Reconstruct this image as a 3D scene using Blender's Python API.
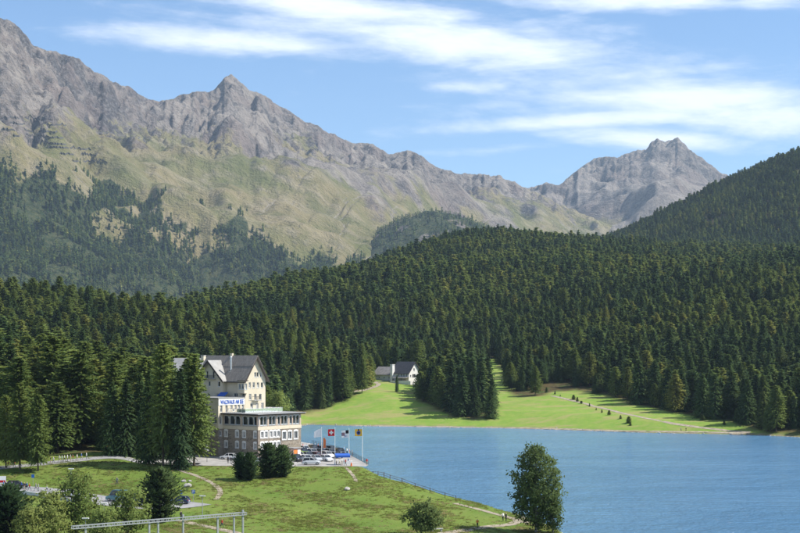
import bpy, bmesh, math, random
import numpy as np
from mathutils import Vector, Matrix

for _o in list(bpy.data.objects):
    bpy.data.objects.remove(_o, do_unlink=True)
SC = bpy.context.scene
COL = SC.collection
RND = random.Random(11)
NPR = np.random.RandomState(5)

# ------------------------------------------------------------------ camera, sky, sun, exposure
FPX, HV, CZ = 1400.0, 355.0, 34.0          # focal length in photo pixels, horizon row, eye height above the lake
cam_d = bpy.data.cameras.new('camera'); cam = bpy.data.objects.new('camera', cam_d); COL.objects.link(cam)
cam.location = (0, 0, CZ); cam.rotation_euler = (math.radians(90), 0, 0)
cam_d.sensor_width = 36; cam_d.lens = FPX * 36 / 800.0
cam_d.shift_y = (HV - 266.5) / 800.0
cam_d.clip_start = 1.0; cam_d.clip_end = 60000
SC.camera = cam

SUN_EL, SUN_AZ = math.radians(49), math.radians(94)     # azimuth clockwise from +Y (the view direction)
to_sun = Vector((math.cos(SUN_EL) * math.sin(SUN_AZ), math.cos(SUN_EL) * math.cos(SUN_AZ), math.sin(SUN_EL)))
sun_d = bpy.data.lights.new('sun', 'SUN'); sun = bpy.data.objects.new('sun', sun_d); COL.objects.link(sun)
sun_d.energy = 4.9; sun_d.angle = math.radians(0.53); sun_d.color = (1.0, 0.95, 0.87)
sun.rotation_euler = to_sun.to_track_quat('Z', 'Y').to_euler()

SC.view_settings.view_transform = 'Standard'; SC.view_settings.look = 'None'
SC.view_settings.gamma = 1.0; SC.view_settings.use_curve_mapping = False
SC.view_settings.exposure = 0.6

world = bpy.data.worlds.new('World'); SC.world = world; world.use_nodes = True
wn, wl = world.node_tree.nodes, world.node_tree.links
wn.clear()
def wnode(t, **kw):
    n = wn.new(t)
    for k, v in kw.items(): setattr(n, k, v)
    return n
def wmath(op, a, b=None, c=None, clamp=False):
    n = wn.new('ShaderNodeMath'); n.operation = op; n.use_clamp = clamp
    for i, x in enumerate((a, b, c)):
        if x is None: continue
        if isinstance(x, (int, float)): n.inputs[i].default_value = x
        else: wl.new(x, n.inputs[i])
    return n.outputs[0]
sky = wnode('ShaderNodeTexSky', sky_type='NISHITA', sun_disc=False)
sky.sun_elevation = SUN_EL; sky.sun_rotation = SUN_AZ; sky.altitude = 1800
sky.air_density = 1.0; sky.dust_density = 0.15; sky.ozone_density = 2.0
tc = wnode('ShaderNodeTexCoord'); sep = wnode('ShaderNodeSeparateXYZ'); wl.new(tc.outputs['Generated'], sep.inputs[0])
dx, dy, dz = sep.outputs
# azimuth and elevation in "photo pixel" units so that cloud banks can be set where they drift
az = wmath('MULTIPLY', wmath('ARCTAN2', dx, dy), FPX)
hyp = wmath('SQRT', wmath('ADD', wmath('MULTIPLY', dx, dx), wmath('MULTIPLY', dy, dy)))
el = wmath('MULTIPLY', wmath('ARCTAN2', dz, hyp), FPX)
def bank(u0, v0, su, sv, tilt):
    """soft elongated cloud bank centred at photo position (u0,v0)"""
    a0, e0 = math.atan((u0 - 400) / FPX) * FPX, math.atan((HV - v0) / FPX) * FPX
    c, s = math.cos(math.radians(tilt)), math.sin(math.radians(tilt))
    a, e = wmath('SUBTRACT', az, a0), wmath('SUBTRACT', el, e0)
    p = wmath('DIVIDE', wmath('ADD', wmath('MULTIPLY', a, c), wmath('MULTIPLY', e, s)), su)
    q = wmath('DIVIDE', wmath('SUBTRACT', wmath('MULTIPLY', e, c), wmath('MULTIPLY', a, s)), sv)
    r2 = wmath('ADD', wmath('MULTIPLY', p, p), wmath('MULTIPLY', q, q))
    return wmath('POWER', 2.718, wmath('MULTIPLY', r2, -1.0))
banks = [  # u, v, half length, half height, tilt, weight
    (225, 44, 175, 15, -2, 1.0), (465, 42, 160, 27, -7, 1.2), (345, 10, 190, 17, -6, 1.15), (640, 6, 150, 13, -2, 1.0),
    (770, 8, 60, 14, 0, .9), (700, 105, 150, 24, -3, 1.05), (600, 122, 170, 11, 2, 1.0), (760, 122, 110, 28, -6, 1.05),
    (650, 142, 130, 13, -5, .95), (470, 88, 60, 9, 0, .75), (500, 150, 90, 7, 3, .5), (660, 78, 120, 9, 3, .7), (560, 60, 60, 12, -14, .6),
    (520, 105, 130, 9, 1, .55), (650, 100, 280, 58, -4, .60), (400, 28, 300, 46, -6, .60)]
tot = None
for (u0, v0, su, sv, t, w) in banks:
    b = wmath('MULTIPLY', bank(u0, v0, su, sv, t), w)
    tot = b if tot is None else wmath('MAXIMUM', tot, b)
# outside the picture: the same kind of thin drifting cloud, from noise alone
comb = wnode('ShaderNodeCombineXYZ')
wl.new(wmath('MULTIPLY', az, 1 / 150.0), comb.inputs[0]); wl.new(wmath('MULTIPLY', el, 1 / 34.0), comb.inputs[1]); comb.inputs[2].default_value = 3.1
n1 = wnode('ShaderNodeTexNoise'); n1.inputs['Scale'].default_value = 1.0; n1.inputs['Detail'].default_value = 8; n1.inputs['Roughness'].default_value = 0.62
n1.inputs['Distortion'].default_value = 0.6
wl.new(comb.outputs[0], n1.inputs['Vector'])
comb2 = wnode('ShaderNodeCombineXYZ')
wl.new(wmath('MULTIPLY', wmath('ADD', az, wmath('MULTIPLY', el, 1.2)), 1 / 42.0), comb2.inputs[0]); wl.new(wmath('MULTIPLY', el, 1 / 11.0), comb2.inputs[1])
n2 = wnode('ShaderNodeTexNoise'); n2.inputs['Scale'].default_value = 1.0; n2.inputs['Detail'].default_value = 7; n2.inputs['Roughness'].default_value = 0.65
wl.new(comb2.outputs[0], n2.inputs['Vector'])
comb3 = wnode('ShaderNodeCombineXYZ')
wl.new(wmath('MULTIPLY', az, 1 / 520.0), comb3.inputs[0]); wl.new(wmath('MULTIPLY', el, 1 / 150.0), comb3.inputs[1]); comb3.inputs[2].default_value = 7.7
n3 = wnode('ShaderNodeTexNoise'); n3.inputs['Detail'].default_value = 2; n3.inputs['Scale'].default_value = 1.0
wl.new(comb3.outputs[0], n3.inputs['Vector'])
far_az = wmath('MULTIPLY', wmath('SUBTRACT', wmath('ABSOLUTE', az), 430), 1 / 200.0, clamp=True)
far_el = wmath('MULTIPLY', wmath('SUBTRACT', el, 370), 1 / 120.0, clamp=True)
outside = wmath('MAXIMUM', far_az, far_el)
gen = wmath('MULTIPLY', wmath('MULTIPLY', wmath('SUBTRACT', n3.outputs[0], 0.42), 4.5, clamp=True), outside)
tot = wmath('MAXIMUM', tot, gen)
nz = wmath('ADD', wmath('MULTIPLY', n1.outputs[0], 0.62), wmath('MULTIPLY', n2.outputs[0], 0.38))
cl = wmath('SUBTRACT', wmath('ADD', tot, wmath('MULTIPLY', wmath('SUBTRACT', nz, 0.5), 1.9)), 0.20)
cl = wmath('MULTIPLY', cl, 0.98, clamp=True)
cl = wmath('MULTIPLY', wmath('MULTIPLY', cl, cl), wmath('SUBTRACT', 3.0, wmath('MULTIPLY', cl, 2.0)))
cl = wmath('MULTIPLY', cl, 0.86)
mixc = wnode('ShaderNodeMix', data_type='RGBA'); wl.new(cl, mixc.inputs[0])
hsv = wnode('ShaderNodeHueSaturation'); hsv.inputs['Saturation'].default_value = 1.14; wl.new(sky.outputs[0], hsv.inputs['Color']); wl.new(hsv.outputs[0], mixc.inputs[6])
mixc.inputs[7].default_value = (7.6, 7.8, 8.2, 1)
bg = wnode('ShaderNodeBackground'); bg.inputs[1].default_value = 0.122
wl.new(mixc.outputs[2], bg.inputs[0])
wo = wnode('ShaderNodeOutputWorld'); wl.new(bg.outputs[0], wo.inputs[0])

# ------------------------------------------------------------------ helpers
def PX(u, v, Y):
    """world point seen at photo pixel (u,v) at distance Y"""
    return Vector(((u - 400) / FPX * Y, Y, CZ + (HV - v) / FPX * Y))
def link(o, parent=None):
    COL.objects.link(o)
    if parent is not None: o.parent = parent
    return o
def tag(o, label=None, cat=None, group=None, kind=None):
    if label: o['label'] = label
    if cat: o['category'] = cat
    if group: o['group'] = group
    if kind: o['kind'] = kind
    return o
def empty(name, loc=(0, 0, 0), rz=0.0, parent=None):
    o = bpy.data.objects.new(name, None); o.empty_display_size = .2
    o.location = loc; o.rotation_euler = (0, 0, rz)
    return link(o, parent)
def copy_tree(o, parent=None):
    c = o.copy(); COL.objects.link(c); c.parent = parent
    for ch in o.children: copy_tree(ch, c)
    return c
def add_mesh(name, me, parent=None, loc=None, rz=None):
    o = bpy.data.objects.new(name, me); link(o, parent)
    if loc is not None: o.location = loc
    if rz is not None: o.rotation_euler = (0, 0, rz)
    return o
class MB:
    def __init__(s): s.v = []; s.f = []; s.m = []
    def quad(s, a, b, c, d, m=0):
        n = len(s.v); s.v += [tuple(a), tuple(b), tuple(c), tuple(d)]; s.f.append((n, n + 1, n + 2, n + 3)); s.m.append(m)
    def tri(s, a, b, c, m=0):
        n = len(s.v); s.v += [tuple(a), tuple(b), tuple(c)]; s.f.append((n, n + 1, n + 2)); s.m.append(m)
    def poly(s, pts, m=0):
        n = len(s.v); s.v += [tuple(p) for p in pts]; s.f.append(tuple(range(n, n + len(pts)))); s.m.append(m)
    def box(s, x0, x1, y0, y1, z0, z1, m=0):
        n = len(s.v)
        s.v += [(x0, y0, z0), (x1, y0, z0), (x1, y1, z0), (x0, y1, z0), (x0, y0, z1), (x1, y0, z1), (x1, y1, z1), (x0, y1, z1)]
        for q in ((3, 2, 1, 0), (4, 5, 6, 7), (0, 1, 5, 4), (1, 2, 6, 5), (2, 3, 7, 6), (3, 0, 4, 7)):
            s.f.append(tuple(n + i for i in q)); s.m.append(m)
    def obox(s, O, U, V, W, m=0):
        """box from corner O spanned by three vectors"""
        O, U, V, W = Vector(O), Vector(U), Vector(V), Vector(W); n = len(s.v)
        s.v += [tuple(p) for p in (O, O + U, O + U + V, O + V, O + W, O + U + W, O + U + V + W, O + V + W)]
        for q in ((3, 2, 1, 0), (4, 5, 6, 7), (0, 1, 5, 4), (1, 2, 6, 5), (2, 3, 7, 6), (3, 0, 4, 7)):
            s.f.append(tuple(n + i for i in q)); s.m.append(m)
    def prism(s, pts, ext, m=0):
        """polygon pts extruded by vector ext"""
        ext = Vector(ext); n = len(s.v); k = len(pts)
        s.v += [tuple(p) for p in pts] + [tuple(Vector(p) + ext) for p in pts]
        s.f.append(tuple(range(n + k - 1, n - 1, -1))); s.m.append(m)
        s.f.append(tuple(range(n + k, n + 2 * k))); s.m.append(m)
        for i in range(k):
            j = (i + 1) % k
            s.f.append((n + i, n + j, n + k + j, n + k + i)); s.m.append(m)
    def tube(s, p0, p1, r0, r1=None, seg=7, m=0, cap=True):
        r1 = r0 if r1 is None else r1
        p0, p1 = Vector(p0), Vector(p1); d = (p1 - p0)
        if d.length < 1e-6: return
        d.normalize(); a = d.orthogonal().normalized(); b = d.cross(a); n = len(s.v)
        for p, r in ((p0, r0), (p1, r1)):
            for i in range(seg):
                t = 2 * math.pi * i / seg; s.v.append(tuple(p + (a * math.cos(t) + b * math.sin(t)) * r))
        for i in range(seg):
            j = (i + 1) % seg; s.f.append((n + i, n + j, n + seg + j, n + seg + i)); s.m.append(m)
        if cap:
            s.f.append(tuple(range(n + seg - 1, n - 1, -1))); s.m.append(m)
            s.f.append(tuple(range(n + seg, n + 2 * seg))); s.m.append(m)
    def mesh(s, name, mats, smooth=False):
        me = bpy.data.meshes.new(name); me.from_pydata(s.v, [], s.f)
        for mt in (mats if isinstance(mats, (list, tuple)) else [mats]): me.materials.append(mt)
        if any(s.m): me.polygons.foreach_set('material_index', s.m)
        if smooth: me.polygons.foreach_set('use_smooth', [True] * len(s.f))
        me.update(); return me
    def build(s, name, mats, parent=None, loc=None, rz=None, smooth=False):
        return add_mesh(name, s.mesh(name, mats, smooth), parent, loc, rz)
def np_mesh(name, V, F, mats, smooth=True):
    me = bpy.data.meshes.new(name)
    V = np.asarray(V, np.float32); F = np.asarray(F, np.int32)
    me.vertices.add(len(V)); me.vertices.foreach_set('co', V.ravel())
    k = F.shape[1]
    me.loops.add(F.size); me.loops.foreach_set('vertex_index', F.ravel())
    me.polygons.add(len(F)); me.polygons.foreach_set('loop_start', np.arange(0, F.size, k, dtype=np.int32))
    for mt in (mats if isinstance(mats, (list, tuple)) else [mats]): me.materials.append(mt)
    if smooth: me.polygons.foreach_set('use_smooth', np.ones(len(F), bool))
    me.update(calc_edges=True); me.validate(); return me
def grid_faces(n, m):
    i = np.arange(n - 1)[:, None] * m + np.arange(m - 1)[None, :]
    return np.stack([i, i + 1, i + m + 1, i + m], -1).reshape(-1, 4)
def fattr(me, name, arr):
    a = me.attributes.new(name, 'FLOAT', 'POINT'); a.data.foreach_set('value', np.asarray(arr, np.float32).ravel())

# gradient noise in numpy
_perm = np.random.RandomState(3).permutation(4096)
def perlin(x, y, seed=0):
    x = np.asarray(x, float); y = np.asarray(y, float)
    xi = np.floor(x).astype(np.int64); yi = np.floor(y).astype(np.int64); xf = x - xi; yf = y - yi
    def g(i, j, fx, fy):
        h = _perm[(_perm[(i + seed * 131) & 4095] + j) & 4095] * (2 * math.pi / 4096)
        return np.cos(h) * fx + np.sin(h) * fy
    sx = xf * xf * xf * (xf * (xf * 6 - 15) + 10); sy = yf * yf * yf * (yf * (yf * 6 - 15) + 10)
    a = g(xi, yi, xf, yf); b = g(xi + 1, yi, xf - 1, yf); c = g(xi, yi + 1, xf, yf - 1); d = g(xi + 1, yi + 1, xf - 1, yf - 1)
    return ((a + (b - a) * sx) * (1 - sy) + (c + (d - c) * sx) * sy) * 1.4
def fbm(x, y, oct=5, seed=0, gain=.5):
    s = 0; a = 1.0; f = 1.0
    for o in range(oct): s = s + a * perlin(x * f, y * f, seed + o); a *= gain; f *= 2.03
    return s
def ridged(x, y, oct=5, seed=0, gain=.5):
    s = 0; a = 1.0; f = 1.0
    for o in range(oct): s = s + a * (1 - np.abs(perlin(x * f, y * f, seed + o)) * 1.6); a *= gain; f *= 2.03
    return s
def smooth01(x, a, b):
    t = np.clip((x - a) / (b - a), 0, 1); return t * t * (3 - 2 * t)
def blur(a, axis, n):
    for _ in range(n):
        p = np.concatenate([np.take(a, [0], axis), a, np.take(a, [-1], axis)], axis)
        s = [slice(None)] * a.ndim
        s0, s1, s2 = list(s), list(s), list(s)
        s0[axis] = slice(0, -2); s1[axis] = slice(1, -1); s2[axis] = slice(2, None)
        a = .25 * p[tuple(s0)] + .5 * p[tuple(s1)] + .25 * p[tuple(s2)]
    return a
def in_poly(px, py, poly):
    px = np.asarray(px, float); py = np.asarray(py, float); c = np.zeros(np.broadcast(px, py).shape, bool)
    n = len(poly)
    for i in range(n):
        x0, y0 = poly[i]; x1, y1 = poly[(i + 1) % n]
        if y0 == y1: continue
        c ^= ((y0 > py) != (y1 > py)) & (px < (x1 - x0) * (py - y0) / (y1 - y0) + x0)
    return c
def dist_poly(px, py, pts, closed=True):
    d = np.full(np.broadcast(px, py).shape, 1e9); n = len(pts)
    for i in range(n if closed else n - 1):
        ax, ay = pts[i]; bx, by = pts[(i + 1) % n]; ex, ey = bx - ax, by - ay
        t = np.clip(((px - ax) * ex + (py - ay) * ey) / (ex * ex + ey * ey + 1e-9), 0, 1)
        d = np.minimum(d, np.hypot(px - ax - t * ex, py - ay - t * ey))
    return d

# ------------------------------------------------------------------ materials
class NT:
    def __init__(s, name):
        s.m = bpy.data.materials.new(name); s.m.use_nodes = True; s.n = s.m.node_tree.nodes; s.l = s.m.node_tree.links
        s.b = s.n['Principled BSDF']; s.out = s.n['Material Output']
    def node(s, t, **kw):
        n = s.n.new(t)
        for k, v in kw.items(): setattr(n, k, v)
        return n
    def set(s, sock, x):
        if isinstance(x, (int, float)): sock.default_value = x
        elif isinstance(x, tuple): sock.default_value = x if len(x) == len(sock.default_value) else (*x, 1)
        else: s.l.new(x, sock)
    def math(s, op, a, b=None, clamp=False):
        n = s.n.new('ShaderNodeMath'); n.operation = op; n.use_clamp = clamp
        s.set(n.inputs[0], a)
        if b is not None: s.set(n.inputs[1], b)
        return n.outputs[0]
    def mix(s, f, a, b, blend='MIX'):
        n = s.n.new('ShaderNodeMix'); n.data_type = 'RGBA'; n.blend_type = blend
        s.set(n.inputs[0], f); s.set(n.inputs[6], a); s.set(n.inputs[7], b); return n.outputs[2]
    def noise(s, scale, detail=4, rough=.55, vec=None, dist=0.0):
        n = s.n.new('ShaderNodeTexNoise'); n.inputs['Scale'].default_value = scale; n.inputs['Detail'].default_value = detail
        n.inputs['Roughness'].default_value = rough; n.inputs['Distortion'].default_value = dist
        if vec is None: vec = s.pos()
        s.l.new(vec, n.inputs['Vector']); return n.outputs[0]
    def pos(s):
        if not hasattr(s, '_p'): s._p = s.n.new('ShaderNodeNewGeometry')
        return s._p.outputs['Position']
    def obj(s):
        if not hasattr(s, '_o'): s._o = s.n.new('ShaderNodeTexCoord')
        return s._o.outputs['Object']
    def scaled(s, v, sc):
        n = s.n.new('ShaderNodeMapping'); n.inputs['Scale'].default_value = sc; s.l.new(v, n.inputs[0]); return n.outputs[0]
    def ramp(s, f, a, b):
        n = s.n.new('ShaderNodeMapRange'); n.interpolation_type = 'SMOOTHSTEP'
        s.set(n.inputs[0], f); n.inputs[1].default_value = a; n.inputs[2].default_value = b; return n.outputs[0]
    def attr(s, name):
        n = s.n.new('ShaderNodeAttribute'); n.attribute_name = name; return n.outputs['Fac']
    def rand(s):
        n = s.n.new('ShaderNodeObjectInfo'); return n.outputs['Random']
    def bump(s, h, strength, dist):
        n = s.n.new('ShaderNodeBump'); n.inputs['Strength'].default_value = strength; n.inputs['Distance'].default_value = dist
        s.l.new(h, n.inputs['Height']); s.l.new(n.outputs[0], s.b.inputs['Normal']); return n
    def col(s, c, rough=.8, spec=.3, metal=0.0):
        s.set(s.b.inputs['Base Color'], c); s.b.inputs['Roughness'].default_value = rough
        s.b.inputs['Specular IOR Level'].default_value = spec; s.b.inputs['Metallic'].default_value = metal; return s.m
def simple(name, c, rough=.7, var=.12, scale=1.5, spec=.3, metal=0.0):
    t = NT(name); n = t.noise(scale, 5, .6)
    lo = tuple(x * (1 - var) for x in c); hi = tuple(min(1, x * (1 + var)) for x in c)
    return t.col(t.mix(t.ramp(n, .3, .7), lo, hi), rough, spec, metal)
def foliage(name, dark, light, warm, transl=.25, clump=.45):
    """needles or leaves: colour varies from tree to tree and from twig clump to twig clump"""
    t = NT(name); r = t.rand()
    n = t.noise(clump, 3, .6, t.obj())
    f = t.math('ADD', t.math('MULTIPLY', r, .72), t.math('MULTIPLY', t.ramp(n, .3, .72), .38))
    c = t.mix(f, dark, light)
    r2 = t.math('FRACT', t.math('MULTIPLY', r, 17.31))
    c = t.mix(t.ramp(r2, .72, 1.0), c, warm)
    t.col(c, .75, .12)
    tr = t.node('ShaderNodeBsdfTranslucent'); t.set(tr.inputs[0], t.mix(.35, c, warm))
    mx = t.node('ShaderNodeMixShader'); mx.inputs[0].default_value = transl
    t.l.new(t.b.outputs[0], mx.inputs[1]); t.l.new(tr.outputs[0], mx.inputs[2]); t.l.new(mx.outputs[0], t.out.inputs[0])
    return t.m
# ------------------------------------------------------------------ terrain (heights above the lake, in photo column u and distance Y)
UC = [-300, -200, 0, 100, 200, 260, 300, 350, 400, 450, 500, 600, 700, 800, 900, 1100]
ZT = {
 40:  [24] * 16,
 60:  [21.5] * 16,
 150: [9.5] * 16,
 200: [3.6, 3.6, 3.6, 3.4, 3.2, 3, 2.8, 2.6, 2.4, 2, 1.6, 1, 1, 1, 1, 1],
 230: [3, 3, 2.6, 2.6, 2.4, 2.2, 2.0, 2.0, 1.9, 1.7, 1.2, .8, .8, .8, .8, .8],
 252: [3.4, 3.4, 3.2, 3.2, 3.0, 2.6, 2.4, 2.4, 2.2, 1.9, 1.3, 1, 1, 1, 1, 1],
 285: [5, 4.8, 4.4, 4.5, 5.0, 4.9, 4.7, 4.6, 4.0, 3.0, 1.8, 1, 1, 1, 1, 1],
 305: [6, 5.6, 5.2, 5.9, 6.7, 6.9, 6.9, 6.9, 5.9, 3.6, 2, 1, 1, 1, 1, 1],
 321: [7.6, 7.6, 7.6, 8.6, 8.5, 8.45, 8.45, 8.45, 6.5, 4, 2, 1, 1, 1, 1, 1],
 345: [9.5, 9.5, 9.3, 10, 8.6, 8.45, 8.45, 8.45, 6, 3, 2, 1, 1, 1, 1, 1],
 420: [20, 18, 15, 14, 11, 9, 8, 6, 4, 3, 2, 2, 2, 2, 2, 2],
 600: [50, 45, 32, 29, 22, 14, 10, 5, 4, 3, 2, 2, 2, 4, 8, 10],
 700: [66, 62, 46, 41, 34, 23, 12, 10, 9, 8, 7.5, 9, 10.5, 13, 17, 20],
 800: [82, 76, 58, 53, 53, 42, 30, 19.5, 19.7, 18, 17, 22, 28, 33, 38, 44],
 900: [92, 86, 65, 56, 50, 35, 26, 23, 25, 26, 25, 36, 43, 48, 52, 58],
 1000: [95, 88, 60, 52, 43, 32, 28, 29, 34, 37, 36, 50, 57, 63, 68, 74],
 1100: [96, 88, 58, 52, 52, 54, 53, 54, 56, 56, 54, 66, 73, 80, 86, 92],
 1300: [80, 70, 50, 52, 70, 83, 88, 92, 93, 91, 90, 98, 101, 107, 112, 118],
 1600: [60, 45, 30, 38, 60, 90, 108, 118, 126, 135, 137, 132, 131, 135, 140, 146],
 1900: [50, 30, 20, 25, 40, 78, 94, 125, 152, 174, 182, 166, 160, 161, 166, 172],
 2200: [50, 30, 20, 20, 22, 50, 74, 106, 146, 196, 217, 191, 187, 187, 190, 196],
 2350: [60, 40, 20, 20, 20, 40, 70, 100, 140, 170, 186, 182, 200, 225, 250, 280],
 2600: [80, 60, 40, 40, 40, 45, 60, 70, 90, 110, 130, 210, 282, 360, 400, 440],
 2900: [110, 100, 90, 80, 80, 80, 80, 80, 90, 100, 130, 258, 358, 455, 505, 560],
 3300: [140, 140, 130, 130, 130, 130, 110, 90, 90, 90, 100, 190, 280, 390, 460, 520],
 3900: [160, 160, 150, 150, 150, 150, 130, 110, 100, 100, 100, 120, 160, 240, 300, 340],
}
YS = np.concatenate([np.arange(40, 200, 5), np.arange(200, 420, 1.0), np.arange(420, 700, 3.0), np.arange(700, 1000, 6), np.arange(1000, 3901, 20)])
US = np.arange(-300, 1101, 3.0)
yk = sorted(ZT)
cols = np.stack([np.interp(US, UC, ZT[k]) for k in yk])             # rows of Y, columns of u
ZG = np.stack([np.interp(YS, yk, cols[:, i]) for i in range(len(US))], 1)
ZG = blur(ZG, 1, 30)
_b = blur(ZG, 0, 6); ZG = _b
UU, YY = np.meshgrid(US, YS); XX = (UU - 400) / FPX * YY
# small undulation of the land, rougher on the wooded hills
ZG = ZG + fbm(XX / 14, YY / 14, 4, 3) * .16 * smooth01(YY, 190, 250) + fbm(XX / 140, YY / 140, 4, 9) * 5.0 * smooth01(YY, 900, 1500) \
     + fbm(XX / 420, YY / 420, 3, 21) * 12.0 * smooth01(YY, 1000, 1900) * (1 - smooth01(YY, 1900, 2150)) + fbm(XX / 300, YY / 300, 4, 12) * 11.0 * smooth01(YY, 2300, 2600)
ZG = ZG + 6.0 * smooth01(YY, np.where(UU < 330, 480, 880), np.where(UU < 330, 760, 1080))
def w(u, Y): return ((u - 400) / FPX * Y, Y)
# level forecourt of the hotel
T_Z = 8.5
LOT = [w(*p) for p in [(148, 331), (200, 323), (300, 321), (366, 321), (368.5, 325), (351, 356), (331, 382), (312, 402), (301, 412), (262, 400), (205, 392), (160, 360)]]
dl = dist_poly(XX, YY, LOT); inside = in_poly(XX, YY, LOT)
wlot = np.where(inside, 1.0, 1 - smooth01(dl, .6, 7.0))
ZG = ZG * (1 - wlot) + (T_Z - .06) * wlot
# the lake
LAKE_UY = [(590, 238), (582, 247), (562, 265), (540, 278), (520, 287.5), (500, 295), (480, 301), (440, 310), (400, 321), (380, 333), (367, 349), (356, 366), (341, 388),
           (323, 411), (309, 432), (297, 470), (290, 520), (286, 580), (289, 630), (296, 668), (310, 684), (350, 672), (400, 665), (450, 657), (470, 656), (500, 652), (560, 636),
           (610, 622), (650, 612), (700, 604), (740, 599), (770, 590), (800, 580), (900, 560), (1300, 520), (1300, 238)]
LAKE = [w(*p) for p in LAKE_UY]
ins = in_poly(XX, YY, LAKE); ds = dist_poly(XX, YY, LAKE)
ds = ds + perlin(XX / 9, YY / 9, 41) * .7 * np.clip(ds, 0, 1)
kk = np.where(YY < 480, .95, .22)
ZG = np.where(ins, -np.minimum(4, .25 * ds) - .12, np.minimum(ZG, .12 + ds * kk))
def zat(x, y):
    u = 400 + np.asarray(x, float) / y * FPX
    fi = np.clip((u - US[0]) / (US[1] - US[0]), 0, len(US) - 1.001); i = fi.astype(int); fi = fi - i
    fj = np.clip(np.interp(y, YS, np.arange(len(YS))), 0, len(YS) - 1.001); j = fj.astype(int); fj = fj - j
    return (ZG[j, i] * (1 - fi) + ZG[j, i + 1] * fi) * (1 - fj) + (ZG[j + 1, i] * (1 - fi) + ZG[j + 1, i + 1] * fi) * fj
def ground(u, Y):
    x, y = w(u, Y); return Vector((x, y, float(zat(x, y))))
_yr = np.arange(100, 1200, .5)
def hit(u, v):
    """where the sight line through photo pixel (u,v) meets the ground"""
    x = (u - 400) / FPX * _yr; zr = CZ + (HV - v) / FPX * _yr; zg = zat(x, _yr)
    k = np.argmax((zg >= zr) & (_yr > 150)); y = _yr[k]
    return Vector((x[k], y, float(zg[k])))

# ------------------------------------------------------------------ forest areas, in (u, Y)
FOREST = [(-300, 342), (0, 340), (60, 343), (108, 347), (140, 345), (165, 372), (205, 402), (250, 416), (268, 445), (276, 500), (281, 560), (283, 640), (290, 700), (330, 716),
          (352, 735), (366, 762), (374, 800), (378, 850), (430, 850), (470, 872), (484, 930), (495, 945), (503, 900), (506, 800), (511, 752), (520, 741), (540, 738), (554, 752), (575, 752),
          (600, 735), (630, 705), (665, 668), (700, 640), (735, 618), (752, 606), (772, 594), (800, 584), (900, 564), (1100, 548), (1100, 3890), (-300, 3890)]
CLUMP = [(421, 762), (415, 738), (420, 716), (434, 700), (452, 678), (472, 669), (492, 670), (494, 690), (488, 735), (474, 775), (436, 785)]
fr = in_poly(UU, YY, FOREST) | in_poly(UU, YY, CLUMP)
dfor = np.minimum(dist_poly(XX, YY, [w(*p) for p in FOREST]), dist_poly(XX, YY, [w(*p) for p in CLUMP]))
afor = np.where(fr, smooth01(dfor, -1, 3), 0) * 1.0
afor = np.clip(np.where(fr, .5, -.5) * np.clip(dfor / 3, 0, 1) + .5 + perlin(XX / 6, YY / 6, 5) * .3 * (dfor < 6), 0, 1)

t = NT('meadow_grass')
n_big = t.noise(.035, 4, .6); n_mid = t.noise(.25, 5, .65); n_fine = t.noise(2.2, 4, .7)
c = t.mix(t.ramp(n_big, .35, .65), (.092, .156, .024), (.140, .186, .036))
c = t.mix(t.math('MULTIPLY', t.ramp(n_mid, .46, .72), .4), c, (.195, .200, .065))
c = t.mix(t.math('MULTIPLY', t.ramp(t.noise(.5, 6, .7, t.scaled(t.pos(), (1, 1, 2))), .58, .78), .5), c, (.20, .155, .08))
c = t.mix(t.math('MULTIPLY', t.ramp(t.noise(.9, 5, .7), .55, .7), .55), c, (.07, .125, .018))
c = t.mix(t.math('MULTIPLY', t.ramp(n_fine, .45, .8), .5), c, (.20, .23, .06))
c = t.mix(t.math('MULTIPLY', t.attr('lush'), .9), c, t.mix(t.ramp(n_mid, .3, .75), (.152, .272, .040), (.240, .305, .062)))
lawn_c = t.mix(t.math('MULTIPLY', t.ramp(t.noise(.6, 5, .7), .5, .7), t.math('MULTIPLY', t.attr('lush'), .35)), c, (.25, .25, .09))
c = t.mix(t.math('MULTIPLY', t.math('MULTIPLY', t.ramp(t.noise(.055, 5, .65, t.scaled(t.pos(), (1, 2.0, 1)), .5), .47, .64), t.attr('lush')), .85), lawn_c, (.28, .26, .10))
c = t.mix(t.attr('bare'), c, t.mix(t.ramp(n_fine, .35, .7), (.17, .14, .09), (.28, .24, .17)))
ff = t.mix(t.ramp(t.noise(.4, 5, .7), .35, .65), (.045, .040, .018), (.110, .080, .035))
ff = t.mix(t.ramp(t.noise(.15, 4, .6), .5, .62), ff, (.06, .085, .025))
c = t.mix(t.attr('forest'), c, ff)
t.bump(t.math('ADD', n_fine, t.math('MULTIPLY', n_mid, 1.5)), .5, .25)
M_GROUND = t.col(c, .95, .1)

gV = np.stack([XX, YY, ZG], -1).reshape(-1, 3)
gme = np_mesh('ground', gV, grid_faces(len(YS), len(US)), M_GROUND)
fattr(gme, 'forest', afor)
lush = smooth01(YY, 560, 640)
fattr(gme, 'lush', lush)
bare = np.where(ins, 1, 1 - smooth01(ds, .5, np.where(YY > 480, 3.0, 1.6))) * (1 + .6 * perlin(XX / 5, YY / 5, 77))
fattr(gme, 'bare', np.clip(bare, 0, 1))
tag(add_mesh('ground', gme), kind='structure')
# land beyond the sheet, down to the horizon
b = MB(); b.quad((-30000, -20000, -6), (30000, -20000, -6), (30000, 34000, -6), (-30000, 34000, -6))
far = b.build('far_ground', M_GROUND); tag(far, kind='structure')

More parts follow.
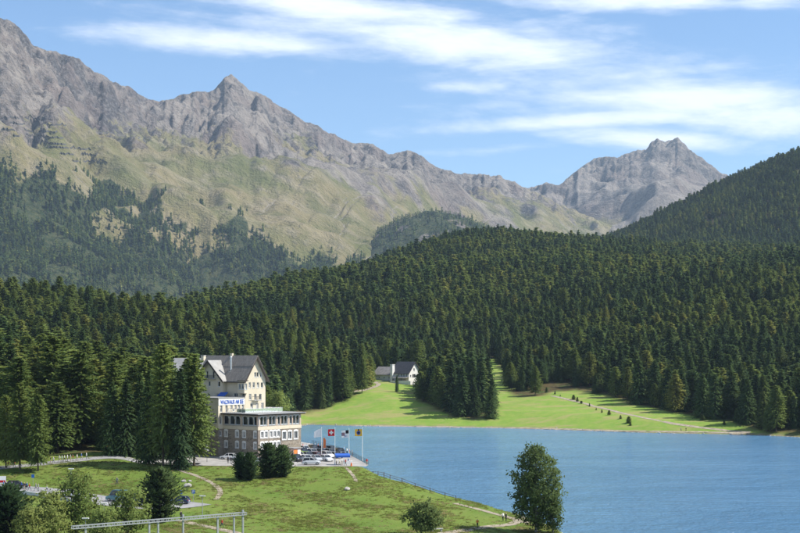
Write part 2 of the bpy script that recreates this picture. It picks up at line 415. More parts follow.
t = NT('lake_water')
n1_ = t.noise(.9, 3, .6, t.scaled(t.pos(), (1, 1.5, 1))); n2_ = t.noise(.16, 3, .6); n3_ = t.noise(.012, 3, .6, t.scaled(t.pos(), (1, 2.2, 1)))
c = t.mix(t.ramp(n3_, .35, .65), (.075, .185, .310), (.095, .215, .345))
lane = t.ramp(t.noise(.02, 4, .6, t.scaled(t.pos(), (.6, 2.6, 1)), .8), .38, .58)
h = t.math('MULTIPLY', t.math('ADD', n1_, t.math('MULTIPLY', n2_, 2.0)), t.math('ADD', t.math('MULTIPLY', lane, .3), .7))
t.bump(h, .9, .8)
t.b.inputs['IOR'].default_value = 1.33
M_WATER = t.col(c, .16, .5)
b = MB(); b.poly([(x, y, 0) for x, y in LAKE]); 
tag(b.build('lake', M_WATER), kind='structure')

# ------------------------------------------------------------------ the far mountains
def erode(z, cx, cy, iters, K, dif):
    n, m = z.shape; idx = np.arange(n * m).reshape(n, m)
    offs = [(-1, -1), (-1, 0), (-1, 1), (0, -1), (0, 1), (1, -1), (1, 0), (1, 1)]
    for it in range(iters):
        zp = np.pad(z, 1, constant_values=1e9); ip = np.pad(idx, 1, constant_values=0)
        best = np.zeros_like(z); rec = idx.copy()
        for (a, b_) in offs:
            dz_ = (z - zp[1 + a:n + 1 + a, 1 + b_:m + 1 + b_]) / math.hypot(a * cy, b_ * cx)
            k = dz_ > best; best = np.where(k, dz_, best); rec = np.where(k, ip[1 + a:n + 1 + a, 1 + b_:m + 1 + b_], rec)
        order = np.argsort(-z, axis=None).tolist(); rl = rec.ravel().tolist(); A = [1.0] * (n * m)
        for i in order:
            r = rl[i]
            if r != i: A[r] += A[i]
        A = np.array(A).reshape(n, m) * cx * cy
        d = K * np.sqrt(A) * best
        zr = z.ravel()[rec]
        z = z - np.minimum(d, .45 * (z - zr))
        if dif: z = z + dif * (blur(blur(z, 0, 1), 1, 1) - z)
    return z, A
def massif(us, sky, yc_k, yf_k, vf_k, back, rows, prof, seed, rough, K, iters):
    """mountain side between a foot line and a traced skyline; returns X, Y, Z grids and height fraction"""
    m = len(us); su, sv = zip(*sky); vc = np.interp(us, su, sv)
    vc = vc - (ridged(us / 26, us * 0 + seed, 4, seed + 70, .6) - 1.35) * 2.6
    yc = np.interp(us, *zip(*yc_k)); yf = np.interp(us, *zip(*yf_k)); vf = np.interp(us, *zip(*vf_k))
    yc = blur(yc[None], 1, 30)[0]; yf = blur(yf[None], 1, 30)[0]; vf = blur(vf[None], 1, 20)[0]
    zc = CZ + (HV - vc) / FPX * yc; zf = CZ + (HV - vf) / FPX * yf
    zc_s = blur(zc[None], 1, 14)[0]
    nf = int(rows * .86); tt = np.concatenate([np.linspace(0, 1, nf), 1 + np.linspace(0, 1, rows - nf + 1)[1:]])
    Tn = tt[:, None]; front = np.clip(Tn, 0, 1); bk = np.clip(Tn - 1, 0, 1)
    Y = yf + (yc - yf) * front + back * bk
    Z = zf + (zc_s - zf) * front ** prof - back * .75 * bk
    X = (us[None] - 400) / FPX * Y
    env = np.sin(np.pi * np.clip(front, 0, 1)) ** .7
    wx = X + 160 * fbm(X / 900, Y / 900, 3, seed + 50); wy = Y + 160 * fbm(X / 900, Y / 900, 3, seed + 60)
    Z = Z + (ridged(wx / 1500, wy / 1500, 5, seed, .48) - 1.1) * 210 * env * rough + fbm(X / 240, Y / 240, 4, seed + 5) * 26 * np.maximum(env, .45) + fbm(X / 90, Y / 90, 3, seed + 6) * 7
    cx = float(np.mean(np.abs(np.diff(X, axis=1)))); cy = float(np.mean(np.abs(np.diff(Y, axis=0))))
    Z, A = erode(Z, cx, cy, iters, K, .08)
    # crags and fine relief
    hf = front ** 1.0 + 0 * X
    rock = smooth01(hf + .22 * fbm(X / 420, Y / 420, 4, seed + 8), .40, .72)
    Z = Z + (ridged(X / 330, Y / 330, 5, seed + 20, .55) - 1.2) * 52 * rock * np.clip(1.25 - bk, 0, 1) + np.abs(fbm(X / 130, Y / 130, 4, seed + 26)) * -22 * rock + fbm(X / 70, Y / 70, 4, seed + 30) * 13 * (.3 + rock)
    Zs = blur(blur(Z, 0, 7), 1, 7); sm = (1 - rock) * .72 * (1 - .5 * bk); Z = Z * (1 - sm) + Zs * sm
    # bring the skyline back onto the traced crest
    for _ in range(3):
        V = HV - (Z - CZ) / Y * FPX
        cur = V.min(0); k = V.argmin(0)
        dzc = (cur - vc) / FPX * np.take_along_axis(Y, k[None], 0)[0]
        dzc = dzc[None] * np.clip(front / np.maximum(.3, front[k, 0][None]), 0, 1) ** 3
        Z = Z + dzc
    return X, Y, Z, hf, rock, np.log(A)
def mountain_mat(name, tint=1.0):
    t = NT(name)
    rot = t.node('ShaderNodeMapping'); rot.inputs['Rotation'].default_value = (0, math.radians(-32), 0); t.l.new(t.pos(), rot.inputs[0])
    ns = t.noise(.016, 6, .66, t.scaled(rot.outputs[0], (.16, .45, 1.0)), .5)
    nb = t.noise(.0035, 6, .62); nm = t.noise(.014, 6, .68, None, .4); nf = t.noise(.07, 5, .7)
    rock = t.mix(t.math('SUBTRACT', t.ramp(nm, .30, .66), t.math('MULTIPLY', t.attr('steep'), .8), True), (.078, .070, .068), (.290, .245, .208))
    rock = t.mix(t.math('MULTIPLY', t.ramp(nf, .42, .70), .6), rock, (.34, .315, .295))
    rock = t.mix(t.math('MULTIPLY', t.ramp(nb, .45, .65), .55), rock, (.235, .180, .155))
    scree = t.mix(t.ramp(nm, .3, .7), (.265, .23, .20), (.39, .345, .295))
    grass = t.mix(t.ramp(nb, .35, .65), (.165, .172, .062), (.285, .235, .120))
    grass = t.mix(t.math('MULTIPLY', t.ramp(ns, .46, .70), .75), grass, (.37, .31, .20))
    grass = t.mix(t.math('MULTIPLY', t.ramp(t.noise(.006, 4, .6), .5, .66), .6), grass, (.125, .135, .045))
    grass = t.mix(t.math('MULTIPLY', t.ramp(nm, .5, .75), .7), grass, (.32, .28, .21))
    grass = t.mix(t.math('MULTIPLY', t.ramp(nf, .55, .72), .55), grass, (.10, .105, .035))
    g = t.ramp(t.math('ADD', t.attr('grass'), t.math('MULTIPLY', t.math('SUBTRACT', nm, .5), 1.25)), .30, .74)
    s = t.ramp(t.math('ADD', t.attr('scree'), t.math('ADD', t.math('MULTIPLY', t.math('SUBTRACT', nm, .5), .5), t.math('MULTIPLY', t.math('SUBTRACT', ns, .5), .9))), .42, .74)
    c = t.mix(g, rock, grass); c = t.mix(t.math('MULTIPLY', s, .68), c, scree)
    c = t.mix(t.ramp(t.math('ADD', t.attr('wood'), t.math('MULTIPLY', t.math('SUBTRACT', nm, .5), .6)), .4, .6), c, t.mix(t.ramp(nf, .4, .6), (.035, .055, .02), (.085, .095, .04)))
    t.bump(t.math('ADD', t.math('MULTIPLY', nm, 1.6), t.math('MULTIPLY', nf, .6)), 1.0, 30.0)
    return t.col(c, .95, .08)
M_MTN = mountain_mat('mountain_slope')
SKY1 = [(-200, -70), (-120, -30), (-60, 5), (-20, 15), (0, 19.5), (7, 20), (20, 29), (32, 44), (44, 51), (59, 53), (79, 59), (91, 67.5), (106, 78), (121, 83), (142, 96), (155, 102), (169, 98.5),
        (182, 96), (196, 91), (209, 93), (216, 88), (224, 77), (231, 75), (240, 81), (250, 90), (267, 98), (280, 107), (290, 112), (304, 122), (321, 128), (338, 137), (356, 144.5), (371, 144.5),
        (388, 154), (400, 153), (408, 151), (422, 157), (439, 169), (459, 174), (476, 175), (500, 175), (513, 181), (522, 187), (540, 194), (560, 203), (600, 222), (660, 240)]
us1 = np.arange(-120, 621, 1.25)
X1, Y1, Z1, H1, K1, A1 = massif(us1, SKY1,
    [(-200, 5000), (0, 5300), (60, 5600), (106, 6100), (155, 6700), (231, 6900), (300, 7000), (400, 7300), (520, 7700), (660, 7900)],
    [(-200, 3000), (0, 3100), (200, 3300), (280, 3500), (340, 4000), (400, 4900), (460, 5800), (540, 6500), (660, 7000)],
    [(-200, 325), (0, 325), (200, 325), (260, 312), (320, 285), (380, 250), (420, 240), (480, 236), (560, 244), (660, 250)],
    900, 330, 1.12, 4, 1.2, .013, 36)
def slope_of(X, Y, Z):
    gy = np.gradient(Z, axis=0) / np.maximum(1, np.abs(np.gradient(Y, axis=0))); gx = np.gradient(Z, axis=1) / np.maximum(1, np.abs(np.gradient(X, axis=1)))
    return np.hypot(gx, gy)
def finish_mountain(name, X, Y, Z, us, grass, scree, wood):
    me = np_mesh(name, np.stack([X, Y, Z], -1).reshape(-1, 3), grid_faces(*X.shape), M_MTN)
    fattr(me, 'grass', np.clip(grass, 0, 1)); fattr(me, 'scree', np.clip(scree, 0, 1)); fattr(me, 'steep', smooth01(fbm(X / 650, Y / 650, 4, 181), -.15, .3) * smooth01(blur(blur(slope_of(X, Y, Z), 0, 2), 1, 2), *np.percentile(blur(blur(slope_of(X, Y, Z), 0, 2), 1, 2), [62, 96]))); fattr(me, 'wood', np.clip(wood, 0, 1))
    o = add_mesh(name, me); tag(o, kind='structure'); return o
S1 = slope_of(X1, Y1, Z1); U1 = us1[None] + 0 * X1; V1 = HV - (Z1 - CZ) / Y1 * FPX
big1 = fbm(X1 / 700, Y1 / 700, 4, 90)
# upper limit of the grass and of the woods as they climb the mountain (photo rows by column)
gl = np.interp(U1, [-200, 0, 60, 110, 160, 230, 300, 360, 420, 480, 560], [110, 128, 118, 112, 122, 130, 152, 182, 200, 196, 200])
grass1 = smooth01(V1 - gl + big1 * 30 - np.clip((S1 - np.median(S1)) * 22, -10, 24) + fbm(X1 / 160, Y1 / 160, 4, 191) * 14, -46, 44)
tl = np.interp(U1, [-200, 0, 40, 100, 150, 190, 230, 260, 300, 340, 380, 420, 470, 520], [150, 172, 182, 190, 204, 214, 226, 246, 256, 262, 268, 250, 250, 250])
tong = perlin((U1 + (V1 - 200) * .55) / 26, V1 / 120, 83) * 26 + perlin((U1 + (V1 - 200) * .5) / 11, V1 / 60, 84) * 12
wood1 = smooth01(V1 - tl + fbm(X1 / 260, Y1 / 260, 5, 95) * 26 + tong, -8, 12) * (1 - .7 * smooth01(fbm(X1 / 330, Y1 / 330, 4, 99), .30, .5) * (1 - smooth01(V1, 236, 262)))
scr1 = smooth01(A1, 8.4, 11.2) * .75 * (1 - .7 * wood1) + .95 * smooth01(fbm(X1 / 420, Y1 / 420, 5, 97), -.35, .15) * (1 - .75 * grass1) * (1 - smooth01(blur(blur(S1, 0, 3), 1, 3), *np.percentile(S1, [62, 90])))
print('SLOPE', np.percentile(S1, [10, 50, 75, 90, 97]), 'scree', scr1.mean(), 'grass', grass1.mean())
finish_mountain('mountain', X1, Y1, Z1, us1, grass1, scr1, wood1 * .62)
SKY2 = [(440, 215), (480, 200), (505, 192), (530, 188), (545, 183.7), (559, 184), (564, 181), (577, 171), (594, 159), (602, 157), (611, 156.7), (619, 158), (635, 150.6), (646, 149), (651, 143), (657, 137.8), (665, 140),
        (677, 138), (685, 144), (695, 154), (709, 164), (719, 171), (760, 196), (800, 216), (860, 225), (900, 230)]
us2 = np.arange(460, 821, 1.1)
X2, Y2, Z2, H2, K2, A2 = massif(us2, SKY2, [(440, 8800), (560, 9200), (660, 9800), (900, 9600)], [(440, 7300), (560, 7000), (660, 6600), (900, 6600)],
    [(440, 246), (560, 246), (660, 250), (900, 255)], 900, 260, 1.05, 44, 1.3, .017, 28)
S2 = slope_of(X2, Y2, Z2); V2 = HV - (Z2 - CZ) / Y2 * FPX; U2 = us2[None] + 0 * X2
grass2 = smooth01(V2 - np.interp(U2, [440, 540, 600, 660, 760], [195, 205, 218, 222, 225]) + fbm(X2 / 500, Y2 / 500, 4, 91) * 16, -14, 16) * .8
scr2 = smooth01(A2, 8.4, 11.2) * .7 + .95 * smooth01(fbm(X2 / 420, Y2 / 420, 5, 98), -.35, .15) * (1 - smooth01(blur(blur(S2, 0, 3), 1, 3), *np.percentile(S2, [62, 90])))
finish_mountain('mountain', X2, Y2, Z2, us2, grass2, scr2, 0 * V2)
# a wooded knoll in the valley below the pass
usk = np.arange(330, 521, 2.0); tk = np.linspace(0, 1, 90)[:, None]
Yk = 4200 + 1500 * tk + 0 * usk[None]; Xk = (usk[None] - 400) / FPX * Yk
vk = np.interp(usk, [330, 366, 378, 392, 408, 425, 440, 452, 466, 480, 500, 520], [262, 246, 234, 226, 219, 216, 215.5, 216, 220, 228, 240, 256])
zk = CZ + (HV - vk) / FPX * 4900
Zk = 150 + (zk[None] - 150) * np.sin(np.pi * np.clip(tk * 1.05, 0, 1)) ** .62 + fbm(Xk / 120, Yk / 120, 5, 33) * 16
finish_mountain('knoll', Xk, Yk, Zk, usk, .35 + .5 * fbm(Xk / 150, Yk / 150, 4, 34), .3 + .4 * fbm(Xk / 90, Yk / 90, 4, 35), .75 + .6 * fbm(Xk / 130, Yk / 130, 4, 36))
# ------------------------------------------------------------------ trees
M_SPRUCE = foliage('spruce_needles', (.032, .062, .027), (.106, .170, .052), (.145, .190, .054), .40)
M_LARCH = foliage('larch_needles', (.078, .126, .032), (.205, .268, .066), (.26, .27, .066), .44)
M_PINE = foliage('pine_needles', (.024, .052, .020), (.066, .110, .036), (.085, .115, .036), .28)
M_LEAF = foliage('tree_leaves', (.05, .085, .024), (.115, .16, .05), (.19, .21, .08), .35, .8)
M_LEAF_L = foliage('willow_leaves', (.105, .155, .036), (.205, .260, .070), (.27, .27, .08), .36, .6)
t = NT('tree_bark'); M_BARK = t.col(t.mix(t.ramp(t.noise(3, 5, .7, t.scaled(t.obj(), (1, 1, .25))), .35, .65), (.055, .042, .032), (.15, .115, .085)), .95, .1)
t = NT('birch_bark'); M_BARKP = t.col(t.mix(t.ramp(t.noise(3, 5, .7, t.scaled(t.obj(), (.5, .5, 2))), .4, .6), (.10, .09, .08), (.34, .31, .27)), .9, .1)

def orient(V, N):
    """wind every face so that it looks outwards, along the soft normals N"""
    k = V.shape[1]; fn = np.cross(V[:, 1] - V[:, 0], V[:, 2] - V[:, 0]); bad = (fn * N.mean(1)).sum(1) < 0
    V[bad] = V[bad][:, ::-1]; return V
def crown_dir(co, H):
    n = co - np.stack([0 * co[..., 0], 0 * co[..., 0], co[..., 2] - .10 * H - .16 * np.hypot(co[..., 0], co[..., 1])], -1)
    return n / np.maximum(1e-6, np.linalg.norm(n, axis=-1))[..., None]
def conifer(seed, H, R, kind, whorls, per, clus, size):
    """needle sprays of one conifer as triangles; returns crown verts/faces and trunk MB"""
    r = np.random.RandomState(seed); V = []; low = kind == 'bush'; kind = 'pine' if low else kind
    h0 = .02 if low else {'spruce': .06, 'larch': .14, 'pine': .16}[kind]
    lean = r.uniform(-.012, .012, 2)
    hs = h0 + (1 - h0) * (np.arange(whorls) + r.uniform(-.3, .3, whorls)) / whorls
    lob = r.uniform(0, 6.28, 3)
    for h in hs:
        h = min(max(h, h0), .995)
        k = (h - h0) / (1 - h0)
        if kind == 'spruce': rad = R * ((1 - k) ** .66 * (1 - .35 * math.exp(-k * 14)) + .02)
        elif kind == 'larch': rad = R * (max(0, 1 - k) ** .56 * (.62 + .38 * min(1, k * 4)) + .025)
        else: rad = R * (max(0, 1 - k ** 2.6) ** .75 * (.55 + .45 * min(1, k * 3.0)) + .03)
        n = max(3, int(per * (.45 + .55 * rad / R)))
        for ph in r.uniform(0, 6.28, n):
            L = rad * r.uniform(.62, 1.12) * (1 + .16 * math.sin(2 * ph + lob[0] + 5 * k) + .10 * math.sin(5 * ph + lob[1] - 9 * k))
            dr = {'spruce': -.42 + .75 * k, 'larch': -.12 + .5 * k, 'pine': .10 + .5 * k}[kind] + r.uniform(-.12, .12)
            dirv = np.array([math.cos(ph), math.sin(ph), dr]); side = np.array([-math.sin(ph), math.cos(ph), 0])
            base = np.array([lean[0] * H * h, lean[1] * H * h, H * h])
            for s in np.linspace(.30, 1, clus):
                s2 = s + r.uniform(-.1, .06)
                c = base + dirv * L * s2 + np.array([0, 0, -.10 * L * s2 * s2 if kind != 'pine' else .08 * L * s2 * s2])
                w_ = size * (1.15 - .45 * s) * r.uniform(.7, 1.25); l_ = size * 1.25 * r.uniform(.7, 1.3)
                tilt = r.uniform(-.5, .5)
                sd = side * math.cos(tilt) + np.array([0, 0, math.sin(tilt)])
                out = dirv / np.linalg.norm(dirv) + r.uniform(-.35, .35, 3) + np.array([0, 0, -.28 if kind != 'pine' else .25])
                V += [c - sd * w_ - out * l_ * .35, c + sd * w_ - out * l_ * .35, c + out * l_]
                # a hanging or upright second spray gives the twig body
                up = np.array([r.uniform(-.3, .3), r.uniform(-.3, .3), -1.0 if kind != 'pine' else 1.0])
                V += [c - out * l_ * .6, c + out * l_ * .5, c + up * w_ * .95 + out * l_ * .1]
    # leader
    V += [np.array([lean[0] * H - size * .5, lean[1] * H, H * .955]), np.array([lean[0] * H + size * .5, lean[1] * H, H * .955]), np.array([lean[0] * H, lean[1] * H, H * 1.01])]
    V += [np.array([lean[0] * H, lean[1] * H - size * .5, H * .95]), np.array([lean[0] * H, lean[1] * H + size * .5, H * .95]), np.array([lean[0] * H, lean[1] * H, H * 1.0])]
    V = np.array(V, np.float32).reshape(-1, 3, 3); V = orient(V, crown_dir(V, H)).reshape(-1, 3); F = np.arange(len(V)).reshape(-1, 3)
    tb = MB(); r0 = H * .0125
    pts = [(0, 0, -.4), (lean[0] * H * .3, lean[1] * H * .3, H * .3), (lean[0] * H * .65, lean[1] * H * .65, H * .65), (lean[0] * H * .95, lean[1] * H * .95, H * .95)]
    rr = [r0 * 1.25, r0 * .85, r0 * .5, r0 * .12]
    seg = 7 if size < .6 else 4
    for i in range(3): tb.tube(pts[i], pts[i + 1], rr[i], rr[i + 1], seg, cap=False)
    if size < .6:
        for k in range(10):
            h = RND.uniform(h0 * .7, .6); a = RND.uniform(0, 6.28); L = R * .5 * (1 - h)
            tb.tube((lean[0] * H * h, lean[1] * H * h, H * h), (math.cos(a) * L, math.sin(a) * L, H * h - .1 * L), r0 * .25, r0 * .08, 4, cap=False)
    return V, F, tb
CON_MAT = {'spruce': M_SPRUCE, 'larch': M_LARCH, 'pine': M_PINE}
SPEC = [('spruce', 20.5, 5.5), ('larch', 20.0, 6.1), ('spruce', 19.0, 4.9), ('larch', 18.0, 5.7), ('pine', 15.0, 5.1), ('spruce', 21.0, 5.2)]
near_meshes = []; bank_cols = {}
for i, (kd, H, R) in enumerate(SPEC):
    V, F, tb = conifer(100 + i, H, R, kd, 58 if kd != 'pine' else 40, 15, 5, .42)
    near_meshes.append((np_mesh('conifer_crown', V, F, CON_MAT[kd], False), tb.mesh('conifer_trunk', M_BARK, True), kd, H))
def lod_collection(name, whorls, per, clus, size, trunk=True):
    c = bpy.data.collections.new(name)
    for i, (kd, H, R) in enumerate(SPEC):
        V, F, tb = conifer(200 + i, H, R, kd, whorls, per, clus, size)
        if trunk:
            q = []
            for f in tb.f: q += [(f[0], f[1], f[2]), (f[0], f[2], f[3])]
            n = len(V); V2 = np.concatenate([V, np.array(tb.v, np.float32)]); F2 = np.concatenate([F, np.array(q) + n])
            me = np_mesh(name, V2, F2, [CON_MAT[kd], M_BARK], False)
            me.polygons.foreach_set('material_index', np.r_[np.zeros(len(F), np.int32), np.ones(len(q), np.int32)])
        else: me = np_mesh(name, V, F, CON_MAT[kd], False)
        c.objects.link(bpy.data.objects.new('%s_%02d' % (name, i), me))
    return c
LOD1 = lod_collection('forest_tree_mid', 30, 12, 4, .80)
LOD2 = lod_collection('forest_tree_far', 16, 9, 3, 1.35)
LOD3 = lod_collection('forest_tree_tiny', 7, 6, 1, 2.6, False)

def scatter(name, pts, rot, scl, idx, coll, label, cat):
    """one mass of trees nobody could count: points carrying instances"""
    me = bpy.data.meshes.new(name); me.vertices.add(len(pts)); me.vertices.foreach_set('co', np.asarray(pts, np.float32).ravel())
    fattr(me, 'rotz', rot); fattr(me, 'siz', scl)
    a = me.attributes.new('kind_id', 'INT', 'POINT'); a.data.foreach_set('value', np.asarray(idx, np.int32))
    o = add_mesh(name, me)
    ng = bpy.data.node_groups.new(name, 'GeometryNodeTree')
    ng.interface.new_socket('Geometry', in_out='INPUT', socket_type='NodeSocketGeometry'); ng.interface.new_socket('Geometry', in_out='OUTPUT', socket_type='NodeSocketGeometry')
    N, L = ng.nodes, ng.links
    gi = N.new('NodeGroupInput'); go = N.new('NodeGroupOutput'); ip = N.new('GeometryNodeInstanceOnPoints')
    ci = N.new('GeometryNodeCollectionInfo'); ci.inputs['Collection'].default_value = coll; ci.inputs['Separate Children'].default_value = True; ci.inputs['Reset Children'].default_value = True
    def na(nm, tp):
        n = N.new('GeometryNodeInputNamedAttribute'); n.data_type = tp; n.inputs['Name'].default_value = nm; return n.outputs['Attribute']
    cx = N.new('ShaderNodeCombineXYZ'); L.new(na('rotz', 'FLOAT'), cx.inputs[2])
    cs = N.new('ShaderNodeCombineXYZ'); s = na('siz', 'FLOAT')
    for k in range(3): L.new(s, cs.inputs[k])
    ip.inputs['Pick Instance'].default_value = True
    L.new(gi.outputs[0], ip.inputs['Points']); L.new(ci.outputs[0], ip.inputs['Instance']); L.new(na('kind_id', 'INT'), ip.inputs['Instance Index'])
    L.new(cx.outputs[0], ip.inputs['Rotation']); L.new(cs.outputs[0], ip.inputs['Scale']); L.new(ip.outputs[0], go.inputs[0])
    md = o.modifiers.new('scatter', 'NODES'); md.node_group = ng
    tag(o, label, cat, kind='stuff'); return o

# plant the woods on a jittered world grid, so that they stand where they stand
def plant(step, Y0, Y1, seed, jitter=.48):
    r = np.random.RandomState(seed)
    ys = np.arange(Y0, Y1, step); P = []
    for y in ys:
        x0, x1 = (-110 - 400) / FPX * y, (910 - 400) / FPX * y
        xs = np.arange(x0, x1, step); P.append(np.stack([xs + r.uniform(-jitter, jitter, len(xs)) * step, y + r.uniform(-jitter, jitter, len(xs)) * step], 1))
    P = np.concatenate(P); x, y = P[:, 0], P[:, 1]; u = 400 + x / y * FPX
    ok = (in_poly(u, y, FOREST) | in_poly(u, y, CLUMP)) & (y < 3300)
    return x[ok], y[ok], u[ok]
A = [plant(6.3, 330, 900, 1), plant(7.0, 900, 1500, 2), plant(7.8, 1500, 3300, 3)]
tx = np.concatenate([a[0] for a in A]); ty = np.concatenate([a[1] for a in A]); tu = np.concatenate([a[2] for a in A])
# no tree where a building or road stands
def clear(u0, u1, y0, y1):
    global tx, ty, tu
    k = ~((tu > u0) & (tu < u1) & (ty > y0) & (ty < y1)); tx, ty, tu = tx[k], ty[k], tu[k]
clear(150, 207, 372, 402); clear(376, 424, 760, 850)
tz = zat(tx, ty)
dens = fbm(tx / 60, ty / 60, 3, 70)
keep = (dens > -.60); tx, ty, tu, tz, dens = tx[keep], ty[keep], tu[keep], tz[keep], dens[keep]
nt = len(tx)
mixn = fbm(tx / 170, ty / 170, 3, 61) + NPR.normal(0, .42, nt)
larch_bias = np.interp(tu, [-100, 0, 100, 300, 400, 520, 640, 800], [.5, .5, .36, .3, .12, .28, -.05, -.2])
larchy = mixn + larch_bias > .18
tk = np.where(larchy, np.where(NPR.rand(nt) < .5, 1, 3), np.choose(NPR.randint(0, 4, nt), [0, 2, 5, 4]))
ts = np.clip(NPR.normal(1.0, .24, nt), .42, 1.55) * (1 + .10 * dens) * np.interp(ty, [330, 420, 600, 900, 1400], [.92, .84, .76, .70, .66])
# small trees at the wood's edge
edge = np.minimum(dist_poly(tx, ty, [w(*p) for p in FOREST]), dist_poly(tx, ty, [w(*p) for p in CLUMP]))
ts = ts * np.where((edge < 5) & (NPR.rand(nt) < .3), NPR.uniform(.3, .7, nt), 1)
edge_all = edge
inclump = in_poly(tu, ty, CLUMP); ts = np.where(inclump, np.clip(ts * 1.25, .75, 1.2), ts)
tk = np.where(inclump & (tu > 455), np.choose(NPR.randint(0, 2, nt), [0, 5]), tk)
trot = NPR.uniform(0, 6.28, nt)
# hand placed conifers by the roads, the hotel and the meadow: photo column, foot row, height m, kind, label part
HAND = [(163, 466, 28.5, 1), (181, 469, 23, 5), (194, 466, 26, 3), (149, 464, 22, 5), (170, 459, 25, 0), (188, 458, 25, 1), (20, 470, 20, 3), (38, 471, 17.5, 3), (6, 468, 17, 1), (127, 456, 19, 5), (112, 455, 18, 0), (140, 458, 21, 2),
        (397, 392, 7.6 * 1.2, 2), (336, 400, 21, 1), (362, 393, 20, 3), (318, 402, 20, 0), (301, 404, 9, 0), (293, 405, 11, 5), (308, 405, 17, 0), (350, 396, 18, 1)]
# shrubs of spruce along the far path and lake shore
hx, hy, hz, hs, hk = [], [], [], [], []
for (u, v, H, k) in HAND:
    p = hit(u, v); hx.append(p.x); hy.append(p.y); hz.append(p.z); hs.append(H / SPEC[k][1]); hk.append(k)
for (u, v, H) in [(548, 392, 5), (553, 394, 4), (571, 399, 4.5), (577, 401, 5.5), (583, 403, 4), (590, 407, 5), (597, 410, 3.2), (604, 413, 4.5), (608, 415, 3.6), (618, 419, 2.8), (626, 424, 4.5), (629, 426, 3), (560, 396, 3), (765, 432, 11.5), (700, 421, 4), (722, 425, 3.6), (538, 388, 6), (530, 385, 7)]:
    k = RND.choice([0, 1, 3, 2, 4]) if H < 10 else 3; H = H * RND.uniform(.35, .85) if H < 10 else H; u += RND.uniform(-3, 3); v += RND.uniform(-1, 1)
    p = hit(u, v); hx.append(p.x); hy.append(p.y); hz.append(p.z); hs.append(H / SPEC[k][1]); hk.append(k)
nh = len(hx)
tx = np.r_[hx, tx]; ty = np.r_[hy, ty]; tz = np.r_[hz, tz]; ts = np.r_[hs, ts]; tk = np.r_[hk, tk]; trot = np.r_[NPR.uniform(0, 6.28, nh), trot]; tu = 400 + tx / ty * FPX
hand = np.r_[np.ones(nh, bool), np.zeros(nt, bool)]; edge_all = np.r_[np.zeros(nh), edge]
# which trees show largest: draw them front to back into a coarse buffer
buf = np.zeros((533, 800), bool); vis = np.zeros(len(tx)); order = np.argsort(ty)
HS = np.array([s[1] for s in SPEC]); RS = np.array([s[2] for s in SPEC])
buf[356:462, 212:266] = True; buf[414:462, 258:302] = True
th = HS[tk] * ts; trad = RS[tk] * ts
for i in order:
    if ty[i] > 1150: break
    f = FPX / ty[i]; vb = HV - (tz[i] - CZ) * f; vt = vb - th[i] * f; wd = trad[i] * f * .62
    r0, r1, c0, c1 = max(0, int(vt)), min(533, int(vb) + 1), max(0, int(tu[i] - wd)), min(800, int(tu[i] + wd) + 1)
    if r1 <= r0 or c1 <= c0: continue
    s = buf[r0:r1, c0:c1]; vis[i] = s.size - s.sum(); s[:] = True
N_IND = 292
vis[hand] += 1e6
ind = np.argsort(-vis)[:N_IND]; ismain = np.zeros(len(tx), bool); ismain[ind] = True
KN = {'spruce': ('spruce_tree', 'dark green spruce'), 'larch': ('larch_tree', 'light green larch'), 'pine': ('pine_tree', 'round-topped dark green pine')}
def region(i):
    u, Y = tu[i], ty[i]
    if hand[i]:
        if Y < 420: return ('beside the cream hotel', 'trees beside the hotel') if u > 100 else ('by the upper road', 'trees by the upper road')
        if i < 20: return ('on the meadow edge below the farmhouse', 'trees on the meadow edge')
        return ('beside the pale path across the lake', 'young trees along the far path')
    if in_poly(np.array([u]), np.array([Y]), CLUMP)[0]: return ('in the clump on the far meadow', 'clump of trees on the far meadow')
    if u > 500: return ('at the hill foot across the lake', 'trees at the foot of the far hill')
    if u > 372: return ('in the wood behind the white farmhouse', 'trees behind the farmhouse')
    if u > 205: return ('on the slope behind the hotel', 'trees on the slope behind the hotel')
    return ('in the wood above the upper road', 'trees of the wood above the road')
for i in ind:
    cm, tm, kd, H = near_meshes[tk[i]]
    nm, lb = KN[kd]; ph, grp = region(i)
    e = empty(nm, (tx[i], ty[i], tz[i] - .1), trot[i]); e.scale = (ts[i] * RND.uniform(.9, 1.12) * (RND.uniform(1.0, 1.9) if th[i] < 8 else .70 if hand[i] else 1.0),) * 2 + (ts[i],)
    sz = 'low young ' if th[i] < 5 else 'small ' if th[i] < 11 else 'middling ' if th[i] < 17.5 else 'tall ' if th[i] < 23.5 else 'very tall '
    rim = ', outermost rank' if (not hand[i] and edge_all[i] < 7) else ''
    tag(e, sz + lb + ' ' + ph + rim, 'tree', grp)
    add_mesh('trunk', tm, e); add_mesh('crown', cm, e)
rest = ~ismain
def mass(name, sel, coll, label):
    scatter(name, np.stack([tx[sel], ty[sel], tz[sel] - .2], 1), trot[sel], ts[sel], tk[sel], coll, label, 'forest')
left = tu < 372
mass('forest', rest & (ty < 1150), LOD1, 'dense conifer wood climbing behind the hotel and the lake meadow')
mass('forest', rest & (ty >= 1150) & (ty < 2280), LOD2, 'dark conifer forest covering the rounded hill across the lake')
mass('forest', rest & (ty >= 2280), LOD2, 'shaded conifer forest on the steep hill under the far peak')
